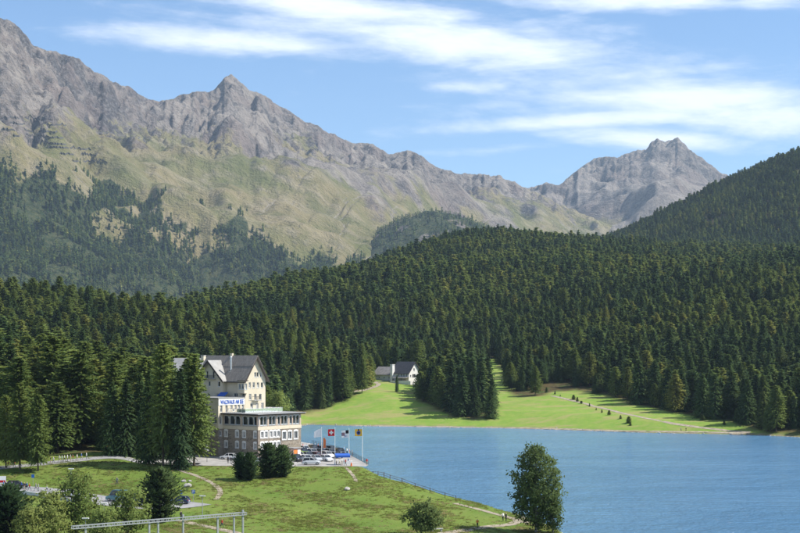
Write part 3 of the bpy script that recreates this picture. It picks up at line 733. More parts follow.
# woods on the mountain
r = np.random.RandomState(77)
n_, m_ = X1.shape
pj = r.randint(0, int(n_ * .8), 130000); pi = r.randint(0, m_, 130000)
pr = wood1[pj, pi]; pv = V1[pj, pi]; patch = fbm(X1[pj, pi] / 150, Y1[pj, pi] / 150, 4, 131)
gap = smooth01(A1[pj, pi], 9.5, 11.0)
ok = (r.rand(130000) < pr * .78 * np.clip(.72 + 1.7 * patch, 0.02, 1) * (1 - .35 * gap)) & (U1[pj, pi] > -60) & (U1[pj, pi] < 480) & (pv > 150)
pj, pi = pj[ok], pi[ok]
mx = X1[pj, pi] + r.uniform(-6, 6, len(pj)); my = Y1[pj, pi] + r.uniform(-6, 6, len(pj)); mz = Z1[pj, pi] - 1.0
kj = r.randint(2, 88, 2600); ki = r.randint(2, len(usk) - 2, 2600)
okk = fbm(Xk[kj, ki] / 110, Yk[kj, ki] / 110, 4, 141) > -.12
mx = np.r_[mx, Xk[kj, ki][okk]]; my = np.r_[my, Yk[kj, ki][okk]]; mz = np.r_[mz, Zk[kj, ki][okk] - 1.5]
scatter('forest', np.stack([mx, my, mz], 1), r.uniform(0, 6.28, len(mx)), np.clip(r.normal(.95, .2, len(mx)), .5, 1.5), r.randint(0, 6, len(mx)), LOD3,
        'bluish scattered conifer woods on the lower mountain side', 'forest')
print('TREES', len(tx), 'mountain', len(mx))
# ------------------------------------------------------------------ paving: forecourt, roads, paths
M_ASPH = simple('asphalt', (.27, .265, .26), .9, .18, .35)
M_LOT = simple('pale_gravel_paving', (.33, .315, .29), .9, .2, .4)
M_PATH = simple('trodden_gravel', (.30, .255, .19), .95, .3, .7)
M_CONC = simple('concrete', (.45, .44, .42), .85, .15, .6)
b = MB(); b.poly([(x, y, T_Z) for x, y in LOT]); tag(b.build('parking_lot', M_LOT), kind='structure')
def resample(pts, step):
    out = [Vector(pts[0])]
    for a, c in zip(pts[:-1], pts[1:]):
        a, c = Vector(a), Vector(c); n = max(1, int((c - a).length / step))
        out += [a.lerp(c, (i + 1) / n) for i in range(n)]
    return out
def smooth_line(pts, k=2):
    for _ in range(k):
        q = [pts[0]]
        for a, c in zip(pts[:-1], pts[1:]): q += [a * .75 + c * .25, a * .25 + c * .75]
        pts = q + [pts[-1]]
    return pts
def strip(name, uv, width, mat, dz=.05, ragged=0.0, step=1.2, kind='structure', flat=None):
    pts = [hit(u, v) for u, v in uv] if flat is None else [Vector((*w(u, Y), 0)) for u, Y in uv]
    pts = resample(smooth_line([Vector((p.x, p.y, 0)) for p in pts]), step)
    V, F = [], []; nc = 5
    for i, p in enumerate(pts):
        d = (pts[min(i + 1, len(pts) - 1)] - pts[max(i - 1, 0)]); d.normalize(); s = Vector((-d.y, d.x, 0))
        for j in range(nc):
            o = (j / (nc - 1) - .5) * width * (1 + ragged * RND.uniform(-1, 1)); q = p + s * o
            V.append((q.x, q.y, float(zat(q.x, q.y)) + dz))
    n = len(pts)
    me = np_mesh(name, V, grid_faces(n, nc), mat); o = add_mesh(name, me); tag(o, kind=kind); return o, pts
strip('road', [(-60, 471), (-10, 468.5), (30, 465.5), (60, 462), (85, 459.5), (108, 457), (130, 459), (160, 464), (200, 464)], 5.0, M_ASPH, .06)
road2, road2_pts = strip('road', [(-60, 484), (0, 488.5), (40, 491), (75, 497.5), (105, 501.5), (130, 504.5), (160, 506.5), (180, 505.5), (197, 503)], 8.4, M_ASPH, .07)
strip('footpath', [(168, 464), (176, 469), (187, 473), (200, 477), (210, 482), (219, 488), (221, 493), (216, 500)], 1.1, M_PATH, .04, .16)
strip('footpath', [(176, 520), (195, 524.5), (220, 529), (250, 537)], 2.0, M_PATH, .04, .1)
strip('footpath', [(440, 534), (470, 529.5), (495, 526), (520, 523.5), (548, 522.5)], 2.2, M_PATH, .05, .1)
strip('footpath', [(455, 503.5), (475, 508.5), (492, 513), (508, 517), (520, 521), (528, 523)], 1.8, M_PATH, .05, .1)
strip('footpath', [(344, 394), (356, 391.5), (368, 389.5), (377, 386), (379.5, 384), (374, 382.5), (384, 381), (400, 380.5)], 2.6, M_PATH, .06, .1, 2.5)
strip('footpath', [(552, 396), (570, 400), (600, 407.5), (630, 415), (660, 421.5), (695, 427), (725, 430.5), (750, 432.5)], 2.6, M_PATH, .06, .12, 3)
strip('footpath', [(303, 425.5), (350, 426), (400, 426.3), (450, 427), (500, 427.5), (560, 429), (610, 431), (660, 432), (720, 432.5), (750, 433)], 1.8, M_PATH, .05, .2, 3)
strip('footpath', [(345, 467.5), (350, 472), (355, 478), (356, 482)], .8, M_PATH, .04, .15)

# ------------------------------------------------------------------ hotel
HYAW = math.radians(50)
HC, HS_ = math.cos(HYAW), math.sin(HYAW)
H_O = Vector(((258 - 400) / FPX * 345, 345, T_Z))
def h_b(u, a):      # local x on a face y = a, from photo column
    k = (u - 400); return (k * (H_O.y + a * HC) - FPX * (H_O.x - a * HS_)) / (FPX * HC - k * HS_)
def h_a(u, bb):     # local y on a face x = b
    k = (u - 400); return (k * (H_O.y + bb * HS_) - FPX * (H_O.x + bb * HC)) / (-FPX * HS_ - k * HC)
def h_Y(bb, a): return H_O.y + bb * HS_ + a * HC
def h_z(v, bb, a): return CZ - (v - HV) * h_Y(bb, a) / FPX - T_Z
t = NT('cream_render'); n_ = t.noise(.35, 5, .65, t.obj()); n2 = t.noise(2.0, 4, .7, t.scaled(t.obj(), (1, 1, .25)))
M_CREAM = t.col(t.mix(t.math('MULTIPLY', t.ramp(n2, .5, .8), .5), t.mix(t.ramp(n_, .3, .7), (.60, .52, .385), (.67, .59, .45)), (.47, .39, .28)), .9, .15)
t = NT('rubble_stone'); vr = t.node('ShaderNodeTexVoronoi'); vr.inputs['Scale'].default_value = 2.1; t.l.new(t.scaled(t.obj(), (1, 1, 1.7)), vr.inputs['Vector'])
vd = t.node('ShaderNodeTexVoronoi', feature='DISTANCE_TO_EDGE'); vd.inputs['Scale'].default_value = 2.1; t.l.new(t.scaled(t.obj(), (1, 1, 1.7)), vd.inputs['Vector'])
sc_ = t.node('ShaderNodeSeparateColor'); t.l.new(vr.outputs['Color'], sc_.inputs[0])
st = t.mix(sc_.outputs[0], (.15, .125, .098), (.36, .305, .245)); st = t.mix(t.ramp(t.noise(.5, 4, .6, t.obj()), .4, .7), st, (.30, .24, .18))
st = t.mix(t.ramp(vd.outputs['Distance'], .0, .07), (.36, .32, .27), st)
t.bump(t.ramp(vd.outputs['Distance'], 0, .12), .5, .05); M_STONE = t.col(st, .95, .1)
def roofmat(name, lo, hi, sz, rough=.8):
    t = NT(name); br = t.node('ShaderNodeTexBrick'); br.inputs['Scale'].default_value = 1.0; br.inputs['Brick Width'].default_value = sz; br.inputs['Row Height'].default_value = sz * .6
    br.inputs['Mortar Size'].default_value = .02; br.inputs['Color1'].default_value = (*lo, 1); br.inputs['Color2'].default_value = (*hi, 1); br.inputs['Mortar'].default_value = (*[x * .5 for x in lo], 1)
    t.l.new(t.obj(), br.inputs['Vector'])
    c = t.mix(t.math('MULTIPLY', t.ramp(t.noise(.6, 5, .7, t.obj()), .35, .7), .6), br.outputs['Color'], tuple(x * .8 for x in hi))
    return t.col(c, rough, .3)
M_ROOF = roofmat('slate_roof', (.20, .175, .150), (.30, .265, .228), .55)
M_ROOFL = simple('light_sheet_roof', (.33, .32, .30), .6, .12, .5)
M_DECK = simple('pale_roof_sheet', (.27, .265, .255), .7, .12, .4)
M_FASC = simple('dark_fascia_wood', (.055, .042, .036), .7, .2, 2)
M_WHITE = simple('white_paint', (.78, .77, .74), .6, .05, 2)
M_PGREY = simple('frame_grey_blue', (.56, .60, .63), .6, .06, 2)
M_BLUE = simple('blue_paint', (.025, .10, .42), .55, .08, 2)
M_STEEL = simple('bright_steel', (.62, .63, .65), .35, .08, 2, .5, .7)
M_IRON = simple('dark_iron', (.05, .05, .052), .55, .2, 3)
M_WOODB = simple('brown_wood', (.12, .075, .045), .8, .25, 3)
t = NT('window_glass'); t.b.inputs['IOR'].default_value = 1.5
M_GLASS = t.col(t.mix(t.ramp(t.noise(.45, 2, .5, t.obj()), .42, .6), (.012, .014, .017), (.055, .065, .075)), .06, .5)
t = NT('curtained_glass'); M_CURT = t.col(t.mix(t.ramp(t.noise(1.2, 2, .5, t.obj()), .4, .6), (.10, .11, .12), (.45, .44, .42)), .12, .5)
t = NT('clear_balustrade_glass'); t.b.inputs['Transmission Weight'].default_value = .75; t.b.inputs['IOR'].default_value = 1.45
M_GCLEAR = t.col((.72, .88, .86), .08, .5)

M_PIER = simple('grey_beige_render', (.43, .385, .32), .9, .15, .8)
class Face:
    """vertical wall plane: O at its foot, U along it, N outward"""
    def __init__(s, O, U, N): s.O, s.U, s.N = Vector(O), Vector(U), Vector(N)
    def p(s, d, z, out=0.0): return s.O + s.U * d + Vector((0, 0, z)) + s.N * out
def wall(mb, fc, d0, d1, z0, z1, ops, depth=.28, m=0):
    """wall with real openings and reveals; ops are (d0, d1, z0, z1)"""
    ops = [o for o in ops if o[1] > d0 and o[0] < d1 and o[3] > z0 and o[2] < z1]
    ds_ = sorted({d0, d1, *[min(max(x, d0), d1) for o in ops for x in o[:2]]}); zs = sorted({z0, z1, *[min(max(x, z0), z1) for o in ops for x in o[2:]]})
    for a, c in zip(ds_[:-1], ds_[1:]):
        for e, f in zip(zs[:-1], zs[1:]):
            if c - a < 1e-5 or f - e < 1e-5: continue
            mx_, mz_ = (a + c) / 2, (e + f) / 2
            if any(o[0] < mx_ < o[1] and o[2] < mz_ < o[3] for o in ops): continue
            mb.quad(fc.p(a, e), fc.p(c, e), fc.p(c, f), fc.p(a, f), m)
    for o in ops:
        a, c, e, f = max(o[0], d0), min(o[1], d1), max(o[2], z0), min(o[3], z1)
        mb.quad(fc.p(a, e), fc.p(a, f), fc.p(a, f, -depth), fc.p(a, e, -depth), m); mb.quad(fc.p(c, e), fc.p(c, f), fc.p(c, f, -depth), fc.p(c, e, -depth), m)
        mb.quad(fc.p(a, e), fc.p(c, e), fc.p(c, e, -depth), fc.p(a, e, -depth), m); mb.quad(fc.p(a, f), fc.p(c, f), fc.p(c, f, -depth), fc.p(a, f, -depth), m)
def bar(mb, fc, a, c, e, f, o0, o1, m=0):
    mb.obox(fc.p(a, e, o0), fc.U * (c - a), Vector((0, 0, f - e)), fc.N * (o1 - o0), m)
def window(parent, fc, o, frame=M_WHITE, glass=M_GLASS, depth=.28, mull=1, surround=None, arch=False, sill=True, name='window', wallmat=None):
    a, c, e, f = o
    g = MB(); g.quad(fc.p(a, e, -depth + .04), fc.p(c, e, -depth + .04), fc.p(c, f, -depth + .04), fc.p(a, f, -depth + .04)); win = g.build(name, glass, parent)
    m = MB(); t_ = min(.11, (c - a) * .13)
    bar(m, fc, a, a + t_, e, f, -depth + .05, -depth + .15); bar(m, fc, c - t_, c, e, f, -depth + .05, -depth + .15)
    bar(m, fc, a + t_, c - t_, e, e + t_, -depth + .05, -depth + .15); bar(m, fc, a + t_, c - t_, f - t_, f, -depth + .05, -depth + .15)
    for k in range(mull):
        x = a + (c - a) * (k + 1) / (mull + 1); bar(m, fc, x - .035, x + .035, e + t_, f - t_, -depth + .05, -depth + .13)
    m.build('frame', frame, win)
    if surround:
        s = MB(); q = .20
        bar(s, fc, a - q, a, e - q, f + q, -.04, .05); bar(s, fc, c, c + q, e - q, f + q, -.04, .05); bar(s, fc, a, c, f, f + q, -.04, .05); bar(s, fc, a, c, e - q, e, -.04, .10)
        if arch:
            n = 7; r_ = (c - a) / 2 + q; cx_ = (a + c) / 2
            s.prism([fc.p(cx_ + r_ * math.cos(math.pi * i / n), f + q + .26 * math.sin(math.pi * i / n), -.04) for i in range(n + 1)], fc.N * .09)
        s.build('surround', surround, win)
    elif sill:
        s = MB(); bar(s, fc, a - .06, c + .06, e - .07, e, -.1, .09); s.build('sill', frame, win)
    if arch and not surround:
        # spandrels turn the square head of the opening into a round arch, with a pale archivolt
        s = MB(); n = 8; r_ = (c - a) / 2; cx_ = (a + c) / 2
        for sd in (-1, 1):
            arc = [(cx_ + sd * r_ * math.sin(math.pi / 2 * i / n), f - r_ * .8 + r_ * .8 * math.cos(math.pi / 2 * i / n)) for i in range(n + 1)]
            s.prism([fc.p(x, z, -depth + .16) for x, z in arc] + [fc.p(cx_ + sd * r_, f, -depth + .16)], fc.N * (depth - .17))
        s.build('spandrel', wallmat or frame, win)
        s = MB(); R0, R1 = r_ + .02, r_ + .16
        for i in range(12):
            t0, t1 = math.pi * i / 12, math.pi * (i + 1) / 12; zc_ = f - r_ * .8
            pts = [fc.p(cx_ + R0 * math.cos(t0), zc_ + R0 * .85 * math.sin(t0), 0), fc.p(cx_ + R1 * math.cos(t0), zc_ + R1 * .85 * math.sin(t0), 0), fc.p(cx_ + R1 * math.cos(t1), zc_ + R1 * .85 * math.sin(t1), 0), fc.p(cx_ + R0 * math.cos(t1), zc_ + R0 * .85 * math.sin(t1), 0)]
            s.prism(pts, fc.N * .05)
        s.build('archivolt', frame, win)
    return win
def gable_roof(mb, axis, c0, c1, r, e0, e1, zr, ze, th=.22, m=0):
    """two roof slabs; axis 'x' or 'y' is the ridge direction from c0 to c1, ridge at r, eaves at e0/e1"""
    for e in (e0, e1):
        d = Vector((0, 0, -th))
        if axis == 'y': pts = [(r, c0, zr), (r, c1, zr), (e, c1, ze), (e, c0, ze)]
        else: pts = [(c0, r, zr), (c1, r, zr), (c1, e, ze), (c0, e, ze)]
        mb.prism(pts, d, m)

hotel = empty('hotel', H_O, HYAW)
tag(hotel, 'cream hotel with slate gabled roof above a stone base and arcaded glass restaurant', 'hotel')
XR = h_b(301, 0); YR = 12.6
zs_band, zs_arc, zs_eave = 6.95, 7.75, 10.55
FB = Face((0, 0, 0), (1, 0, 0), (0, -1, 0))          # restaurant face towards the lake terrace (sunny)
FA = Face((0, 0, 0), (0, 1, 0), (-1, 0, 0))          # restaurant face towards the slope (shaded)
def rectB(u, v, wd, ht, a): d = h_b(u, a); z = h_z(v, d, a); return (d - wd / 2, d + wd / 2, z - ht / 2, z + ht / 2)
def rectA(u, v, wd, ht, bb): d = h_a(u, bb); z = h_z(v, bb, d); return (d - wd / 2, d + wd / 2, z - ht / 2, z + ht / 2)
# arcade
arcB = [rectB(u, 0, 1.1, 1, 0)[:2] + (8.1, 10.3) for u in (261.9, 265.4, 270.6, 274.0)] + [rectB(279, 0, .8, 1, 0)[:2] + (8.15, 10.2)] + [rectB(u, 0, 1.1, 1, 0)[:2] + (8.1, 10.3) for u in (282.4, 285.8)] + \
       [rectB(290.8, 0, .8, 1, 0)[:2] + (8.15, 10.2)] + [rectB(u, 0, 1.1, 1, 0)[:2] + (8.1, 10.3) for u in (294.3, 297.7)]
arcA = [rectA(u, 0, 1.75, 1, 0)[:2] + (8.1, 10.3) for u in (226.2, 232.1, 237.6, 245.0, 250.7, 256.0)]
stB = []; k_ = 0
for u in (262.2, 266.2, 271.0, 274.8, 278.5): stB += [rectB(u, 0, .95, 1, 0)[:2] + (5.05, 6.5), rectB(u, 0, .95, 1, 0)[:2] + (2.35, 3.75)]
for u in (284.2, 289.8, 295.8): stB.append(rectB(u, 0, 1.25, 1, 0)[:2] + (4.3, 6.2))
stA = []
for u in (226, 237.1, 244.1, 255.3): stA += [rectA(u, 0, 1.0, 1, 0)[:2] + (5.05, 6.45), rectA(u, 0, 1.0, 1, 0)[:2] + (2.35, 3.7)]
s = MB(); wall(s, FB, 0, XR, 0, zs_band, stB); wall(s, FA, 0, YR, 0, zs_band, stA)
fr_ = Face((XR, 0, 0), (0, 1, 0), (1, 0, 0)); wall(s, fr_, 0, YR, 0, zs_band, [])
s.quad((7.65, YR, 0), (XR, YR, 0), (XR, YR, zs_band), (7.65, YR, zs_band))
s.build('stone_wall', M_STONE, hotel)
s = MB(); wall(s, FB, 0, XR, zs_arc, zs_eave, arcB); wall(s, FA, 0, YR, zs_arc, zs_eave, arcA); wall(s, fr_, 0, YR, zs_arc, zs_eave, [(1, 3, 8.15, 10.2), (4, 6, 8.15, 10.2), (7, 9, 8.15, 10.2)])
s.quad((7.65, YR, zs_band), (XR, YR, zs_band), (XR, YR, zs_eave), (7.65, YR, zs_eave))
s.build('arcade_wall', M_PIER, hotel)
s = MB()
s.box(-.10, XR + .10, -.10, YR, zs_band, zs_arc)
s.build('band_course', M_CREAM, hotel)
M_ROSY = simple('rosy_stone', (.52, .40, .31), .9, .15, 1)
for d in [h_b(u, 0) for u in (259.2, 268, 276.6, 280.6, 288.6, 292.4, 300)]: s = MB(); s.box(d - .16, d + .16, -.07, .02, zs_arc, zs_eave); s.build('pilaster', M_ROSY, hotel)
for d in [.22, h_a(241.5, 0), h_a(223.6, 0) - .15]: s = MB(); s.box(-.07, .02, d - .2, d + .2, zs_arc, zs_eave); s.build('pilaster', M_ROSY, hotel)
s = MB(); s.box(-.06, .35, -.06, .35, 0, zs_band - .01); s.build('corner_quoin', simple('dark_quoin', (.22, .18, .145), .9, .2, 1.5), hotel)
s = MB(); s.box(h_b(280.6, 0) - .06, h_b(280.6, 0) + .06, -.14, -.02, .0, zs_band - .02); s.build('downpipe', M_IRON, hotel)
for o in arcB: window(hotel, FB, o, M_PGREY, M_GLASS, mull=0, arch=True, wallmat=M_PIER)
for i, o in enumerate(arcA): window(hotel, FA, o, M_PGREY, M_GLASS, mull=0, arch=True, wallmat=M_PIER)
for k in range(3): window(hotel, fr_, (1 + 3 * k, 3 + 3 * k, 8.15, 10.2), M_PGREY)
for i, o in enumerate(stB): window(hotel, FB, o, M_WHITE, M_CURT if i < 10 else M_GLASS, mull=1, surround=M_WHITE, arch=True)
for o in stA: window(hotel, FA, o, M_WHITE, M_CURT, mull=1, surround=M_WHITE, arch=True)
s = MB(); s.box(-.75, XR + .75, -.75, YR - .02, zs_eave + .0, zs_eave + .28); s.build('roof_fascia', M_FASC, hotel)
s = MB(); s.prism([(-.95, -.95, zs_eave + .282), (XR + .95, -.95, zs_eave + .282), (XR + .95, YR - .03, zs_eave + .282), (-.95, YR - .03, zs_eave + .282)], (0, 0, .16)); rdeck = s.build('roof_terrace', M_DECK, hotel)
zd = zs_eave + .45
# block with the name board
AX0 = -1.6; AY1 = 24.0; AZ_ = 14.55
MX0, MX1, MY0, MY1 = 7.65, 14.9, 12.55, 30.2
FAB = Face((0, YR, 0), (1, 0, 0), (0, -1, 0)); FAA = Face((AX0, 0, 0), (0, 1, 0), (-1, 0, 0))
abW = [rectB(220.9, 420.3, .8, 1.9, YR)] + [(*rectB(u, 0, .78, 1, YR)[:2], zd + .05, zd + 1.95) for u in (221.3, 226.6, 231.5, 235.6, 239.0, 242.9)]
abS = [rectB(220.6, 433.2, .8, 1.4, YR)]
aaW = [rectA(214.3, 420, 1.7, 1.75, AX0), rectA(206.8, 407, 1.0, 1.6, AX0)]
aaS = [rectA(213.6, 433.3, 1.3, 1.2, AX0), rectA(207, 443, 1.2, 1.2, AX0)]
s = MB(); wall(s, FAB, AX0, MX0, zs_band, AZ_, abW); wall(s, FAA, YR, AY1, zs_band, AZ_, aaW); s.quad((AX0, AY1, 0), (MX0, AY1, 0), (MX0, AY1, AZ_), (AX0, AY1, AZ_))
s.build('side_block_wall', M_CREAM, hotel)
s = MB(); wall(s, FAB, AX0, 0, 0, zs_band - .003, abS); wall(s, FAA, YR, AY1, 0, zs_band - .003, aaS); s.build('side_block_base', M_STONE, hotel)
s = MB(); s.box(AX0 - .18, MX0 - .02, YR - .16, AY1 + .1, AZ_, AZ_ + .22); s.build('coping', M_DECK, hotel)
for o in abW[1:]: window(hotel, FAB, o, M_WHITE, M_CURT, mull=0, name='terrace_door', sill=False)
window(hotel, FAB, abW[0], M_WHITE, M_GLASS); window(hotel, FAB, abS[0], M_WHITE, M_GLASS)
for o in aaW + aaS: window(hotel, FAA, o, M_WHITE, M_GLASS)
sgz0, sgz1 = AZ_ - 1.55, AZ_ - .25
sgn = MB(); bar(sgn, FAB, AX0 + .05, h_b(245, YR) - .1, sgz0 - .15, sgz1 + .12, 0.01, .07); sgn_o = sgn.build('name_board', M_WHITE, hotel)
cu = bpy.data.curves.new('lettering', 'FONT'); cu.body = 'WALDHAUS AM SEE'; cu.extrude = .03; cu.size = 1.0; cu.space_character = 1.05; cu.offset = .018
tmp = bpy.data.objects.new('lettering', cu); COL.objects.link(tmp); dg = bpy.context.evaluated_depsgraph_get(); dg.update()
lme = bpy.data.meshes.new_from_object(tmp.evaluated_get(dg)); bpy.data.objects.remove(tmp)
co = np.array([v.co[:] for v in lme.vertices]); mn, mxx = co.min(0), co.max(0)
d0, d1 = h_b(220.3, YR), h_b(243.2, YR)
for v in lme.vertices:
    x = d0 + (v.co.x - mn[0]) / (mxx[0] - mn[0]) * (d1 - d0); z = sgz0 + .08 + (v.co.y - mn[1]) / (mxx[1] - mn[1]) * 1.08
    p = FAB.p(x, z, .075 + (v.co.z - mn[2])); v.co = p
lme.materials.clear(); lme.materials.append(M_BLUE); add_mesh('lettering', lme, sgn_o)
# main house
FM = Face((0, MY0, 0), (1, 0, 0), (0, -1, 0)); FMA = Face((MX0, 0, 0), (0, 1, 0), (-1, 0, 0))
zev, zrd = 19.4, 25.0; MXr = (MX0 + MX1) / 2
def zX(X): return 195 + X / 6.667
mW = [rectB(zX(X), 374.6, .72, 1.25, MY0) for X in (402, 418, 440)] + [rectB(zX(X), 385, .8, 1.4, MY0) for X in (365, 392, 420, 447)] + \
     [rectB(zX(X), 396.8, .85, 1.55, MY0) for X in (368, 403, 436)] + [(*rectB(zX(X), 0, .95, 1, MY0)[:2], zd + .06, zd + 2.1) for X in (378, 415, 450)]
s = MB(); wall(s, FM, MX0, MX1, 0, zev, mW)
# gable triangle above the eaves, cut round the attic windows
at = mW[:3]; a0, a1 = min(o[0] for o in at), max(o[1] for o in at)
s.poly([FM.p(MX0, zev), FM.p(MX1, zev), FM.p(MXr, zrd)]) if max(o[3] for o in at) < zev else None
if max(o[3] for o in at) >= zev:
    zt = max(o[3] for o in at) + .05
    def gx(z): return (MX0 + (z - zev) / (zrd - zev) * (MXr - MX0), MX1 - (z - zev) / (zrd - zev) * (MX1 - MXr))
    l1, r1 = gx(zt)
    wall(s, FM, max(l1, MX0), min(r1, MX1), zev, zt, at)
    s.poly([FM.p(MX0, zev), FM.p(l1, zev), FM.p(l1, zt)]); s.poly([FM.p(r1, zev), FM.p(MX1, zev), FM.p(r1, zt)]); s.poly([FM.p(l1, zt), FM.p(r1, zt), FM.p(MXr, zrd)])
WY0, WY1, WX = 19.6, 29.6, 6.6; WYr = (WY0 + WY1) / 2; wze, wzr = 19.3, 23.9
FW = Face((WX, 0, 0), (0, 1, 0), (-1, 0, 0))
maW = [rectA(235.6, 395.9, 1.5, 1.5, MX0), rectA(243.4, 396.2, 1.3, 1.5, MX0)]
wall(s, FMA, MY0, WY0, 0, zev, maW)
s.quad((MX1, MY0, 0), (MX1, MY1, 0), (MX1, MY1, zev), (MX1, MY0, zev)); s.poly([(MX0, MY1, 0), (MX1, MY1, 0), (MX1, MY1, zev), (MXr, MY1, zrd), (MX0, MY1, zev)])
s.build('wall', M_CREAM, hotel)
wW = [rectA(207.1, 374.6, .75, 1.9, WX), rectA(213.4, 374.6, .75, 1.9, WX), rectA(209.3, 383.6, .85, 1.35, WX), rectA(218.8, 384, .95, 1.4, WX), rectA(218.4, 396, 1.3, 1.3, WX), rectA(208.6, 396, .9, 1.3, WX)]
s = MB(); wall(s, FW, WY0, WY1, 0, wze, wW[:0] + [o for o in wW])
ztw = max(o[3] for o in wW) + .04
if ztw > wze:
    def gy(z): return (WY0 + (z - wze) / (wzr - wze) * (WYr - WY0), WY1 - (z - wze) / (wzr - wze) * (WY1 - WYr))
    l1, r1 = gy(ztw); wall(s, FW, l1, r1, wze, ztw, wW)
    s.poly([FW.p(WY0, wze), FW.p(l1, wze), FW.p(l1, ztw)]); s.poly([FW.p(r1, wze), FW.p(WY1, wze), FW.p(r1, ztw)]); s.poly([FW.p(l1, ztw), FW.p(r1, ztw), FW.p(WYr, wzr)])
else: s.poly([FW.p(WY0, wze), FW.p(WY1, wze), FW.p(WYr, wzr)])
s.quad((WX, WY0, 0), (MX0, WY0, 0), (MX0, WY0, wze), (WX, WY0, wze)); s.quad((WX, WY1, 0), (MX0, WY1, 0), (MX0, WY1, wze), (WX, WY1, wze))
s.build('wing_wall', M_CREAM, hotel)
for o in mW[:10]: window(hotel, FM, o, M_WHITE, M_CURT if RND.random() < .4 else M_GLASS, mull=0)
for o in mW[10:]: window(hotel, FM, o, M_WHITE, M_CURT, mull=0, name='terrace_door', sill=False)
for o in maW: window(hotel, FMA, o, M_WHITE, M_GLASS, mull=1)
for o in wW: window(hotel, FW, o, M_WHITE, M_GLASS, mull=0)
# roofs
s = MB(); ov = .75
sl = (zrd - zev) / (MXr - MX0); ez = zev - ov * sl * .8
gable_roof(s, 'y', MY0 - .8, MY1 + .6, MXr, MX0 - ov, MX1 + ov, zrd + .28, ez + .28)
roof = s.build('roof', M_ROOF, hotel)
s = MB()
for sg, e in ((-1, MX0 - ov), (1, MX1 + ov)):
    xm = MXr + (e - MXr) * .42; zm = zrd + (ez - zrd) * .42
    s.prism([(MXr, MY0 - .9, zrd + .42), (MXr, MY1 + .7, zrd + .42), (xm, MY1 + .7, zm + .42), (xm, MY0 - .9, zm + .42)], (0, 0, -.14))
s.build('upper_roof_sheet', M_ROOF, roof)
s = MB()
for e in (MX0 - ov, MX1 + ov):
    for y in (MY0 - .84, MY1 + .6):
        s.prism([(MXr, y, zrd + .30), (MXr, y, zrd - .35), (e, y, ez - .35), (e, y, ez + .30)], (0, .06, 0))
s.build('bargeboard', M_FASC, roof)
s = MB(); s.box(MX0 - ov - .12, MX0 - ov + .02, MY0 - .8, WY0, ez - .08, ez + .1); s.build('gutter', M_FASC, roof)
s = MB(); wov = .8; wsl = (wzr - wze) / (WYr - WY0); wez = wze - wov * wsl
gable_roof(s, 'x', WX - 1.0, MXr - .4, WYr, WY0 - wov, WY1 + wov, wzr + .26, wez + .26)
wroof = s.build('wing_roof', M_ROOFL, hotel)
s = MB()
for e in (WY0 - wov, WY1 + wov): s.prism([(WX - 1.04, WYr, wzr + .30), (WX - 1.04, WYr, wzr - .32), (WX - 1.04, e, wez - .32), (WX - 1.04, e, wez + .30)], (.07, 0, 0))
s.build('bargeboard', M_FASC, wroof)
# steel flue on the roof slope
fy = h_a(231.6, 9.2); s = MB(); s.tube((9.0, fy, 20.2), (9.0, fy, 24.9), .27, .27, 10); s.tube((9.0, fy, 24.9), (9.0, fy, 25.2), .36, .12, 10); s.box(8.5, 9.5, fy - .5, fy + .5, 19.9, 21.2)
s.build('chimney_flue', M_STEEL, hotel, smooth=False)
s = MB(); s.box(MXr - .3, MXr + .3, 21, 21.7, zrd - .2, zrd + .95); s.build('chimney', M_CREAM, roof)
# corner bay
FBa = Face((MX0 - .75, 0, 0), (0, 1, 0), (-1, 0, 0)); FBb = Face((0, MY0 - .45, 0), (1, 0, 0), (0, -1, 0))
bz0, bz1 = 15.7, 18.9
s = MB(); oa = [(MY0 - .2, MY0 + .65, 16.7, 18.2), (MY0 + .85, MY0 + 1.7, 16.7, 18.2)]; ob = [(MX0 - .6, MX0 + .25, 16.7, 18.2)]
wall(s, FBa, MY0 - .45, MY0 + 2.0, bz0, bz1, oa); wall(s, FBb, MX0 - .75, MX0 + .55, bz0, bz1, ob)
s.quad((MX0 - .75, MY0 + 2, bz0), (MX0, MY0 + 2, bz0), (MX0, MY0 + 2, bz1), (MX0 - .75, MY0 + 2, bz1)); s.quad((MX0 + .55, MY0 - .45, bz0), (MX0 + .55, MY0, bz0), (MX0 + .55, MY0, bz1), (MX0 + .55, MY0 - .45, bz1))
s.poly([(MX0 - .75, MY0 - .45, bz0), (MX0 + .55, MY0 - .45, bz0), (MX0 + .55, MY0, bz0), (MX0, MY0, bz0), (MX0, MY0 + 2, bz0), (MX0 - .75, MY0 + 2, bz0)])
bay = s.build('bay', M_CREAM, hotel)
s = MB(); s.box(MX0 - .85, MX0 + .65, MY0 - .55, MY0 - .004, bz1, bz1 + .15); s.box(MX0 - .85, MX0 - .004, MY0, MY0 + 2.1, bz1, bz1 + .15); s.build('bay_roof', M_FASC, bay)
for o in oa: window(hotel, FBa, o, M_PGREY, M_CURT, mull=0)
for o in ob: window(hotel, FBb, o, M_PGREY, M_CURT, mull=0)
# little balconies
def balcony(fc, a, c, z, dep):
    s = MB(); bar(s, fc, a, c, z - .12, z, 0.0, dep); bl = s.build('balcony', M_CONC, hotel); r_ = MB()
    bar(r_, fc, a, c, z + .9, z + .97, dep - .06, dep)
    n = max(3, int((c - a) / .22))
    for i in range(n + 1):
        x = a + (c - a) * i / n; bar(r_, fc, x - .02, x + .02, z, z + .9, dep - .05, dep - .01)
    for x in (a, c - .04): bar(r_, fc, x, x + .04, z + .9, z + .97, 0, dep - .06)
    r_.build('railing', M_IRON, bl)
o = mW[8]; balcony(FM, o[0] - .7, o[1] + .7, o[2] - .05, .8)
balcony(FW, wW[1][0] - .6, wW[0][1] + .6, min(wW[0][2], wW[1][2]) - .1, .75)
